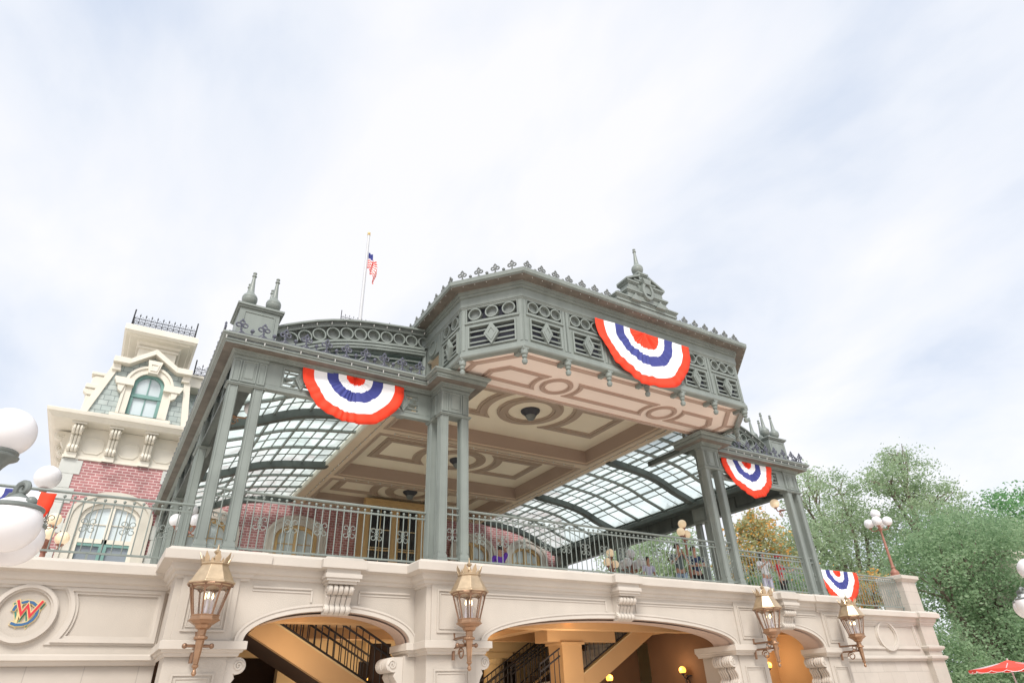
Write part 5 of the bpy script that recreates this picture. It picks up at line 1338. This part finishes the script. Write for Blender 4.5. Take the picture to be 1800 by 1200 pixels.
# projecting joinery bay in the middle
j = MB(); j.box(8.1, 11.5, 23.9, YF+.2, 4.0, 9.0); H(j, 'bay_body', 'woodcream')
j = MB()
for x in (8.1, 9.2, 9.35, 10.35, 10.5, 11.35): j.box(x, x+.15, 23.84, 23.9, 5.4, 8.75)
j.box(8.05, 11.55, 23.82, 23.9, 8.75, 8.92); j.box(8.0, 11.6, 23.76, 23.9, 8.92, 9.0); j.box(8.05, 11.55, 23.82, 23.9, 5.4, 5.6); j.box(8.05, 11.55, 23.82, 23.9, 7.0, 7.05)
H(j, 'bay_frame', 'woodcream')
for x0, x1 in ((8.30,9.15),(9.55,10.30),(10.70,11.30)):
    g = MB(); g.box(x0, x1, 23.88, 23.897, 5.7, 8.7); wn = H(g, 'bay_window', 'dglass')
    g = MB()
    for z in (6.4, 7.1, 7.8): g.box(x0, x1, 23.86, 23.89, z, z+.03)
    g.box((x0+x1)/2-.015, (x0+x1)/2+.015, 23.86, 23.89, 5.7, 8.7); H(g, 'glazing_bar', 'passcream', wn)

# rear clock tower, only its iron cresting shows above the gable
tw = MB(); tw.box(8.0, 11.0, 31.0, 34.0, 9.0, 21.15); tw.box(7.8, 11.2, 30.8, 34.2, 20.9, 21.3); H(tw, 'rear_tower', 'cream')
ic = MB(); iron_fence(ic, (8.0,30.95,21.3), (11.0,30.95,21.3), .62, 12); H(ic, 'roof_cresting', 'iron', smooth=True)
# ================================================================== TREES
def tree(label, x, y, base, blobs, leaf, leaf_n=9000, size=0.20, trunk_r=0.28, name='tree', cat='tree', group='trees beyond the right wing', seed=1, extra=None, spread=0.30, open_=0.0):
    """tapered trunk, limbs reaching into every crown blob, leaf sized faces scattered in clumps.
    blobs: (dx, dy, z, rx, ry, rz) relative to the trunk foot"""
    rnd = random.Random(seed)
    t = thing(name, label, cat, (x, y, base), 0, group)
    b = MB(); zt = min(bl[2]-bl[5]*.5 for bl in blobs); zt = max(zt, 1.2)
    fork = Vector((rnd.uniform(-.2,.2), rnd.uniform(-.2,.2), zt))
    b.tube([(0,0,0), (.05,.02,zt*.4), fork], [trunk_r*1.25, trunk_r, trunk_r*.8], 9)
    for bl in blobs:
        c = Vector(bl[:3])
        mid = fork.lerp(c, .5) + Vector((rnd.uniform(-.3,.3), rnd.uniform(-.3,.3), rnd.uniform(.0,.5)))
        b.tube([fork, mid, c], [trunk_r*.55, trunk_r*.34, trunk_r*.16], 6)
        for k in range(7):
            d = Vector((rnd.gauss(0,1), rnd.gauss(0,1), rnd.gauss(.2,.8))).normalized()
            e = c + Vector((d.x*bl[3], d.y*bl[4], d.z*bl[5]))*rnd.uniform(.65,.98)
            s0 = mid.lerp(c, rnd.uniform(.2,1.0)); m2 = s0.lerp(e, .55) + Vector((rnd.uniform(-.2,.2), rnd.uniform(-.2,.2), rnd.uniform(-.1,.3)))
            b.tube([s0, m2, e], [trunk_r*.17, trunk_r*.10, trunk_r*.03], 5)
    b.build('trunk', 'bark', t, smooth=True)
    tot = sum(bl[3]*bl[4]*bl[5] for bl in blobs)**1.0
    mb = MB(); vs = mb.v; fs = mb.f; mi = mb.mi
    wts = [(bl[3]*bl[4]*bl[5])**.72 for bl in blobs]; sw = sum(wts)
    for bl, w in zip(blobs, wts):
        nl = int(leaf_n*w/sw); ncl = max(10, nl//55)
        for _ in range(ncl):
            d = Vector((rnd.gauss(0,1), rnd.gauss(0,1), rnd.gauss(0,1))).normalized()
            rr = rnd.uniform(.35, 1.0)**.55
            if rnd.random() < open_: rr *= .6
            cc = Vector((bl[0]+d.x*bl[3]*rr, bl[1]+d.y*bl[4]*rr, bl[2]+d.z*bl[5]*rr))
            cr = spread*rnd.uniform(.6,1.5)*(min(bl[3:])**.5)
            dro = Vector((rnd.uniform(-1,1), rnd.uniform(-1,1), rnd.uniform(-.7,.5)))
            for _ in range(55):
                p = cc + Vector((rnd.gauss(0,cr), rnd.gauss(0,cr), rnd.gauss(0,cr*.55))) + dro*rnd.uniform(0,cr)
                u = Vector((rnd.gauss(0,1), rnd.gauss(0,1), rnd.gauss(0,.6))).normalized()
                v = u.cross(Vector((rnd.gauss(0,1), rnd.gauss(0,1), rnd.gauss(0,1)))).normalized()
                s_ = size*rnd.uniform(.6,1.3); o = len(vs)
                vs.append(tuple(p-u*s_*.5)); vs.append(tuple(p+v*s_*.26)); vs.append(tuple(p+u*s_*.5)); vs.append(tuple(p-v*s_*.26))
                fs.append([o,o+1,o+2,o+3]); mi.append(0 if extra is None or rnd.random() > extra[1] else 1)
    mb.build('crown', [leaf] if extra is None else [leaf, extra[0]], t)
    return t
# big open crowned oak, upper right
tree('tall open crowned live oak with bare limbs showing, highest tree on the right', 39.0, 18.0, 0, [(-.8,0,9.4,2.4,2.4,1.5),(.4,.5,12.6,1.7,1.8,1.3),(2.6,0,11.6,2.0,1.8,.9),(-1.6,.5,12.0,1.1,1.2,.9),(4.4,0,9.4,1.9,2,1.0),(2.4,-1,8.0,2.6,2.2,1.4),(-2.4,-1,7.4,2.0,2,1.4),(.9,.3,14.2,1.0,1,.6),(3.6,0,10.6,1.2,1,.6)], 'leafA', 30000, .16, .34, seed=3, spread=.33)
tree('light green oak standing behind the right corner posts', 36.6, 21.5, 0, [(-4.5,0,8.0,2.4,2.2,1.8),(0,0,10.4,2.2,2.2,1.5),(-2.6,0,9.2,2.0,2,1.5),(1.2,0,12.6,1.3,1.4,1.0),(2.8,0,10.8,1.6,1.8,1.2),(-1.2,.5,12.9,1.1,1.2,.9),(-3.2,0,11.6,1.1,1.2,.9),(0,0,6.6,3.2,3,2.0),(3.4,0,8.4,1.5,1.6,1.2)], 'leafA', 30000, .16, .30, seed=4, spread=.34)
tree('bushy mid green tree filling the gap behind the pedestal lamp', 34.2, 14.5, 0, [(0,0,7.0,3.0,2.6,2.2),(3.0,.5,7.4,2.6,2.4,2.0),(-2.4,.5,5.8,2.2,2,1.8),(1.5,0,5.0,3.2,2.4,1.6),(1.0,0,3.2,3.6,2.6,1.8),(4.6,1,3.4,2.4,2,2.0)], 'leafC', 40000, .155, .3, seed=5, spread=.36)
tree('dense dark green tree low on the right beside the wall pier', 33.5, 11.2, 0, [(0,0,3.2,2.4,2,1.5),(2.6,.5,3.8,2.4,2,1.8),(-1.6,.5,2.6,1.8,1.6,1.4),(4.6,0,2.8,2.2,2,1.8),(1.6,-.2,5.2,2.0,1.6,1.2)], 'leafC', 24000, .17, .22, seed=6, spread=.36)
tree('fresh green tree at the right edge of the photo', 45.5, 15.5, 0, [(0,0,10.2,2.2,2,1.6),(-1.2,0,8.2,2.2,2,1.6),(2.0,0,8.8,2.4,2,1.8),(0,0,6.2,2.8,2.4,1.8)], 'leafB', 16000, .22, .3, seed=7, spread=.34)
tree('olive green tree filling the background under the bright green one', 42.5, 14.0, 0, [(0,0,6.6,3.0,2.6,2.0),(3.2,0,6.2,2.8,2.4,2.2),(-2.8,0,7.0,2.2,2,1.9),(0,0,2.8,4.2,2.6,2.0)], 'leafA', 30000, .18, .3, seed=8, spread=.36)
tree('bush of orange blossom seen between the right posts', 28.6, 21.5, 0, [(0,0,8.2,1.7,1.5,1.5),(-1.0,0,7.0,1.5,1.4,1.2),(1.0,0,6.6,1.6,1.4,1.5),(.2,0,9.3,1.0,1,.8)], 'leafO', 11000, .19, .18, name='blossoming_tree', seed=9, extra=('blossom', .26), spread=.3)
tree('low bush with orange blossoms above the right wing railing', 27.4, 15.6, 0, [(0,0,5.3,.9,.8,.7),(.9,0,5.1,.8,.8,.6)], 'leafO', 3500, .13, .1, name='blossoming_shrub', cat='shrub', seed=10, extra=('blossom', .40), spread=.22)
tree('green shrub planted behind the right bay railing', 21.6, 15.6, 0, [(0,0,5.0,1.3,.9,.8),(1.8,0,5.0,1.3,.9,.8),(-1.2,.3,4.8,1.0,.8,.7)], 'leafC', 9000, .12, .12, name='shrub', cat='shrub', seed=11, spread=.25, extra=('blossom', .05))
tree('pale green tree beyond the open side of the platform, left of the orange blossoms', 27.5, 27.0, 0, [(0,0,9.0,2.0,2,1.6),(-2.6,0,7.8,1.8,1.8,1.5),(1.4,0,7.2,2.0,1.8,1.6)], 'leafA', 12000, .2, .2, seed=12, spread=.32)
tree('dark tree at the far end of the hedge, low behind the red parasol', 40.0, 10.2, 0, [(0,0,2.6,2.4,1.8,1.6),(2.8,0,3.0,2.4,1.8,1.8),(-2.4,0,2.2,2.0,1.6,1.4)], 'leafC', 18000, .17, .2, seed=13, spread=.36)

tree('clipped dark hedge low at the lower right, behind the red parasol', 31.0, 13.4, 0, [(-4.4,.3,2.0,1.5,.9,1.7),(-3.0,.3,2.4,1.5,.9,1.6),(-3.6,0,1.3,1.8,.9,1.2),(-1.2,0,1.4,1.8,.9,1.3),(1.4,0,1.3,1.8,.9,1.3),(4.0,.2,1.5,2.0,.9,1.3)], 'leafC', 26000, .13, .1, name='hedge', cat='hedge', group='', seed=21, spread=.26)
tree('small leafy tree in front of the pale building at the right edge', 35.2, 11.6, 0, [(0,0,3.6,1.6,1.3,1.2),(1.4,0,4.4,1.4,1.2,1.0),(-1.2,0,2.6,1.5,1.2,1.1)], 'leafC', 12000, .16, .12, seed=22, spread=.32)
# ================================================================== PARASOL, HUT, PALE BUILDING
um = thing('parasol', 'red market parasol with a scalloped white edged valance at the lower right', 'umbrella', (24.95, 10.5, 0))
m = MB(); m.tube([(0,0,0),(0,0,2.33)], .025, 8); m.build('pole', 'polewhite', um, smooth=True)
m = MB(); n = 8; R_ = 1.15
rim = [(R_*cos(2*pi*k/n+.3), R_*sin(2*pi*k/n+.3), 2.05) for k in range(n)]
for k in range(n):
    a, b = Vector(rim[k]), Vector(rim[(k+1) % n]); top = Vector((0,0,2.28)); q = 6
    rows = []
    for i in range(q+1):
        f = i/q; row = []
        for j in range(7):
            g = j/6; p = top.lerp(a.lerp(b, g), f); p.z -= .05*sin(pi*g)*f*(-1) *0 + .06*sin(pi*f)*.6; row.append(tuple(p))
        rows.append(row)
    m.grid(lambda i, j: rows[i][j], q, 6)
m.build('canopy_cloth', 'umbred', um, solid=.006)
for k in range(n):
    a, b = Vector(rim[k]), Vector(rim[(k+1) % n]); m = MB(); tr = MB()
    low = []; up = []
    for j in range(13):
        g = j/12; p = a.lerp(b, g); up.append(tuple(p)); low.append((p.x*1.01, p.y*1.01, p.z-.05-.05*abs(sin(pi*g*2))**.7))
    m.add(up+low, [(j, j+1, 13+j+1, 13+j) for j in range(12)]); v = m.build('valance', 'umbred', um, solid=.005)
    tr.tube(low, .008, 4); tr.build('white_piping', 'white', v)
    r = MB(); r.tube([(0,0,2.24), (a.x*.99, a.y*.99, 2.04)], .014, 5); r.build('rib', 'polewhite', um)
ht = thing('stone_kiosk', 'low grey block kiosk behind the red parasol', 'kiosk', (33.6, 13.2, 0))
M['kiosk'] = brickmat('kiosk_blocks', (.40,.34,.31), (.45,.38,.34), (.25,.21,.2), .6, .3, .02)
m = MB(); m.box(-1.7, 6, -1, 1.2, 0, 1.92); m.build('block_wall', 'kiosk', ht)
m = MB(); m.box(-1.9, 6.2, -1.2, 1.4, 1.92, 2.02); m.build('flat_roof', 'quoin', ht)
pb = thing('pale_building', 'pale building corner half hidden by leaves at the right edge', 'building', (38.6, 15.0, 0))
m = MB(); m.box(-2.3, 4, -1.6, 2, 0, 6.95); m.build('wall', 'cream', pb)
m = MB(); m.box(-2.45, 4.2, -1.75, 2.2, 6.95, 7.1); m.build('roof_edge', 'cream', pb)
wn = MB(); wn.rframe(-1.7, -.5, 4.6, 6.1, .10, -1.66, -1.58); w0 = wn.build('window', 'cream', pb)
wn = MB(); wn.box(-1.6, -.6, -1.63, -1.605, 4.7, 6.0); wn.build('pane', 'greywin', w0)
fn = thing('platform_fence', 'dark fence along the far side of the platform', 'fence', (22.0, 21.0, 3.98))
m = MB()
for z in (.15, 1.2): m.box(-6, 8, -.03, .03, z, z+.06)
for k in range(99): m.box(-6+14*k/98-.02, -6+14*k/98+.02, -.02, .02, 0, 1.35)
m.build('fence_panel', 'lamp_iron', fn)
for k in range(8):
    m = MB(); m.box(-6+2*k-.06, -6+2*k+.06, -.06, .06, 0, 1.5); m.lathe([(.06,1.5),(.08,1.55),(.02,1.65)], (-6+2*k,0,0), 8); m.build('fence_post', 'lamp_iron', fn)

# ================================================================== PEOPLE
def skinned(name, verts, edges, radii, mat, parent, root=0, sub=1):
    me = bpy.data.meshes.new(name); me.from_pydata(verts, edges, []); me.materials.append(M[mat])
    o = bpy.data.objects.new(name, me); COL.objects.link(o)
    if parent: o.parent = parent
    sk = o.modifiers.new('skin', 'SKIN')
    if not me.skin_vertices: 
        bpy.context.view_layer.objects.active = o
    lay = me.skin_vertices[0].data if me.skin_vertices else None
    if lay:
        for i, r in enumerate(radii):
            lay[i].radius = (r if isinstance(r, tuple) else (r, r)); lay[i].use_root = (i == root)
    sk.use_smooth_shade = True; sk.branch_smoothing = .4
    ss = o.modifiers.new('sub', 'SUBSURF'); ss.levels = sub; ss.render_levels = sub
    return o
def person(label, x, y, rz, top, legs, hairmat='hair', pose=None, h=1.74, short=False, cap=None, longhair=False, sleeve=True):
    """standing figure, facing local -y. pose: {'L': (elbow, hand), 'R': (elbow, hand)} in body units"""
    t = thing('person', label, 'person', (x, y, 3.98), rz)
    k = h/1.74
    S = lambda p: (p[0]*k, p[1]*k, p[2]*k)
    pose = pose or {}
    V = []; E = []; Rr = []
    def add(p, r, par=None):
        V.append(S(p)); Rr.append((r[0]*k, r[1]*k) if isinstance(r, tuple) else r*k)
        if par is not None: E.append((par, len(V)-1))
        return len(V)-1
    pel = add((0,0,.93), (.15,.11)); waist = add((0,0,1.10), (.135,.10), pel); chest = add((0,.01,1.30), (.155,.115), waist); neckb = add((0,.01,1.45), (.075,.065), chest); neck = add((0,0,1.53), .052, neckb); jaw = add((0,-.015,1.60), (.066,.075), neck); head = add((0,-.005,1.67), (.078,.095), jaw); crown = add((0,.0,1.735), (.055,.065), head)
    nose = add((0,-.105,1.645), .014, head)
    hands = {}
    for sx, nm in ((1,'L'), (-1,'R')):
        sh = add((sx*.175,.01,1.42), .058, chest)
        el, ha = pose.get(nm, ((sx*.24,.02,1.14), (sx*.25,-.05,.90)))
        e_ = add(el, .042, sh); w_ = add(ha, .028, e_)
        d = (Vector(ha)-Vector(el)).normalized(); pm = Vector(ha)+d*.07; p_ = add(tuple(pm), (.036,.018), w_)
        side_ = d.cross(Vector((0,-1,0.2))).normalized()
        for q, (of, ln) in enumerate(((-.030,.060),(-.010,.072),(.010,.075),(.030,.062))):
            f1 = pm+side_*of+d*.035; f2 = f1+d*ln*.5+Vector((0,-.006,-.004)); f3 = f2+d*ln*.45+Vector((0,-.018,-.01))
            a = add(tuple(f1), .0095, p_); b_ = add(tuple(f2), .009, a); add(tuple(f3), .008, b_)
        th = Vector(ha)+d*.03-side_*.04; a = add(tuple(th), .011, p_); add(tuple(th+d*.04-side_*.015), .010, a)
        hands[nm] = (sh, el, ha)
        hip = add((sx*.095,0,.86), .088, pel); kn = add((sx*.10,-.015,.48), .058, hip); an = add((sx*.10,.015,.09), .040, kn); to = add((sx*.105,-.12,.035), (.042,.03), an)
    body = skinned('body', V, E, Rr, 'skin', t)
    # clothing as slightly larger skins
    v = [S(p) for p in ((0,0,.90),(0,0,1.10),(0,.01,1.30),(0,.01,1.46),(.19,.01,1.425),(-.19,.01,1.425))]; e = [(0,1),(1,2),(2,3),(2,4),(2,5)]; r = [(.165*k,.125*k),(.15*k,.115*k),(.172*k,.132*k),(.08*k,.07*k),.075*k,.075*k]
    if sleeve:
        for nm, src, sx in (('L',4,1),('R',5,-1)):
            sh, el, ha = hands[nm]; p = Vector((sx*.18,.01,1.42)).lerp(Vector(el), .75)
            v.append(S(tuple(p))); e.append((src, len(v)-1)); r.append(.062*k)
    skinned('shirt', v, e, r, top, t)
    v = [S((0,0,.98)), S((.095,0,.85)), S((-.095,0,.85))]; e = [(0,1),(0,2)]; r = [(.16*k,.125*k), .105*k, .105*k]
    for sx, src in ((1,1),(-1,2)):
        v.append(S((sx*.10,-.012,.52))); e.append((src, len(v)-1)); r.append((.088 if short else .072)*k); i = len(v)-1
        if not short:
            v.append(S((sx*.10,.012,.10))); e.append((i, len(v)-1)); r.append(.058*k)
    skinned('trousers' if not short else 'shorts', v, e, r, legs, t)
    hm = MB(); n = 12
    hm.lathe([(max(.002, .098*k*cos(a)), .105*k*sin(a)) for a in [-.35+i*(pi/2+.35)/7 for i in range(8)]], S((0,.018,1.665)), n); hm.build('hair', hairmat, t, smooth=True)
    if longhair:
        hm = MB(); hm.tube([S((0,.07,1.70)), S((0,.105,1.58)), S((0,.10,1.42))], [.085*k,.085*k,.05*k], 10); hm.build('long_hair', hairmat, t, smooth=True)
    if cap:
        hm = MB(); hm.lathe([(.106*k,0),(.106*k,.05*k),(.085*k,.10*k),(.03*k,.125*k)], S((0,.005,1.69)), 14); hm.prism([(-.08*k,-.09*k),(.08*k,-.09*k),(.06*k,-.19*k),(-.06*k,-.19*k)], 1.70*k, 1.715*k, 'XY'); hm.build('cap', cap, t, smooth=True)
    fe = MB()
    for sx in (-1, 1): fe.sphere(S((sx*.032,-.088,1.675)), .010*k, 6)
    fe.build('eyes', 'black', body); fe = MB(); fe.tube([S((-.025,-.09,1.605)), S((0,-.096,1.602)), S((.025,-.09,1.605))], .006*k, 5); fe.build('mouth', 'redtee', body)
    for sx in (-1, 1):
        pass
    return t
def face(dx, dy): return atan2(dx, -dy) 
person('person in a purple top with an arm raised, seen through the middle railing left part', 9.55, 16.0, pi*.9, 'purple', 'black', pose={'R': ((-.22,-.10,1.60), (-.08,-.12,1.84))}, h=1.68)
person('man in a grey green shirt and pale jeans leaning by the middle railing', 14.85, 14.1, -.5, 'greytee', 'jeans', pose={'L': ((.26,-.06,1.16), (.08,-.24,1.40)), 'R': ((-.26,-.05,1.16), (-.05,-.24,1.36))}, h=1.78)
person('man in a navy shirt and black trousers with folded arms, beside the right inner posts', 15.55, 14.1, -.3, 'navy', 'black', pose={'L': ((.27,-.10,1.15), (-.02,-.22,1.17)), 'R': ((-.27,-.10,1.15), (.04,-.24,1.13))}, h=1.76)
person('woman in a white top and pale lilac shorts holding a phone up', 18.05, 13.5, -.5, 'white', 'lilac', pose={'L': ((.25,-.10,1.18), (.12,-.30,1.34)), 'R': ((-.25,-.10,1.18), (-.04,-.30,1.34))}, h=1.66, short=True, longhair=True)
person('person in a red cap, red jersey and black shorts with one hand out', 18.95, 13.6, .2, 'redtee', 'black', pose={'L': ((.32,-.10,1.20), (.46,-.28,1.28))}, h=1.62, short=True, cap='redtee')
person('person with dark hair in a pale pink top further back, left of the two men', 14.3, 14.9, -.2, 'lilac', 'greytee', h=1.5)
# ================================================================== SKY, SUN, CAMERA
w = bpy.data.worlds.new('World'); scene.world = w; w.use_nodes = True
nt = w.node_tree; N, L = nt.nodes, nt.links; N.clear()
SUN_EL, SUN_AZ = radians(48), radians(-150)      # azimuth clockwise from +Y
sky = N.new('ShaderNodeTexSky'); sky.sky_type = 'NISHITA'; sky.sun_disc = False; sky.sun_elevation = SUN_EL; sky.sun_rotation = SUN_AZ
bg1 = N.new('ShaderNodeBackground'); bg1.inputs['Strength'].default_value = 0.12; L.new(sky.outputs[0], bg1.inputs['Color'])
tc = N.new('ShaderNodeTexCoord')
sp = N.new('ShaderNodeSeparateXYZ'); L.new(tc.outputs['Generated'], sp.inputs[0])
# flatten the dome to a cloud deck: divide by height
zz = N.new('ShaderNodeMath'); zz.operation = 'MAXIMUM'; zz.inputs[1].default_value = 0.0; L.new(sp.outputs['Z'], zz.inputs[0])
z2 = N.new('ShaderNodeMath'); z2.operation = 'ADD'; z2.inputs[1].default_value = 0.35; L.new(zz.outputs[0], z2.inputs[0])
dx = N.new('ShaderNodeMath'); dx.operation = 'DIVIDE'; L.new(sp.outputs['X'], dx.inputs[0]); L.new(z2.outputs[0], dx.inputs[1])
dy = N.new('ShaderNodeMath'); dy.operation = 'DIVIDE'; L.new(sp.outputs['Y'], dy.inputs[0]); L.new(z2.outputs[0], dy.inputs[1])
cb = N.new('ShaderNodeCombineXYZ'); L.new(dx.outputs[0], cb.inputs['X']); L.new(dy.outputs[0], cb.inputs['Y'])
mp = N.new('ShaderNodeMapping'); mp.inputs['Location'].default_value = (SKYX, SKYY, 0.3); mp.inputs['Rotation'].default_value = (0, 0, radians(SKYR)); mp.inputs['Scale'].default_value = (1.0, 0.62, 1.0)
L.new(cb.outputs[0], mp.inputs['Vector'])
no = N.new('ShaderNodeTexNoise'); no.inputs['Scale'].default_value = 2.9; no.inputs['Detail'].default_value = 7; no.inputs['Roughness'].default_value = 0.52; no.inputs['Distortion'].default_value = 0.25
L.new(mp.outputs[0], no.inputs['Vector'])
rp = N.new('ShaderNodeValToRGB')
e = rp.color_ramp.elements
e[0].position = 0.27; e[0].color = (0.66, 0.735, 0.87, 1)
e[1].position = 0.62; e[1].color = (0.97, 0.965, 0.985, 1)
x_ = e.new(0.44); x_.color = (0.845, 0.88, 0.95, 1)
L.new(no.outputs['Fac'], rp.inputs[0])
bg2 = N.new('ShaderNodeBackground'); bg2.inputs['Strength'].default_value = CLOUD; L.new(rp.outputs[0], bg2.inputs['Color'])
mx = N.new('ShaderNodeMixShader'); mx.inputs[0].default_value = 0.92
L.new(bg1.outputs[0], mx.inputs[1]); L.new(bg2.outputs[0], mx.inputs[2])
out = N.new('ShaderNodeOutputWorld'); L.new(mx.outputs[0], out.inputs['Surface'])

sl = bpy.data.lights.new('sun', 'SUN'); sl.energy = 2.2; sl.angle = radians(20); sl.color = (1.0, 0.96, 0.90)
so_ = bpy.data.objects.new('sun', sl); COL.objects.link(so_)
d = Vector((sin(SUN_AZ)*cos(SUN_EL), cos(SUN_AZ)*cos(SUN_EL), sin(SUN_EL)))
so_.rotation_euler = d.to_track_quat('Z', 'Y').to_euler(); so_.location = d*60

cam = bpy.data.cameras.new('camera'); co = bpy.data.objects.new('camera', cam); COL.objects.link(co)
cam.sensor_width = 36; cam.lens = 36*1082.23/1800; cam.clip_start = 0.1; cam.clip_end = 2000
yaw, pit, rol = radians(32.74333504), radians(30.44132068), radians(-2.41217051)
fwd = Vector((sin(yaw)*cos(pit), cos(yaw)*cos(pit), sin(pit))); rt = Vector((cos(yaw), -sin(yaw), 0)); up = rt.cross(fwd)
r2 = rt*cos(rol) + up*sin(rol); u2 = -rt*sin(rol) + up*cos(rol)
co.matrix_world = Matrix(((r2.x,u2.x,-fwd.x,0),(r2.y,u2.y,-fwd.y,0),(r2.z,u2.z,-fwd.z,1.65),(0,0,0,1)))
scene.camera = co
vs_ = scene.view_settings; vs_.view_transform = 'Standard'; vs_.look = 'None'; vs_.exposure = EXPO; vs_.gamma = 1; vs_.use_curve_mapping = False
scene.cycles.max_bounces = 8; scene.cycles.transparent_max_bounces = 12; scene.cycles.diffuse_bounces = 4
try: scene.cycles.use_denoising = True
except Exception: pass
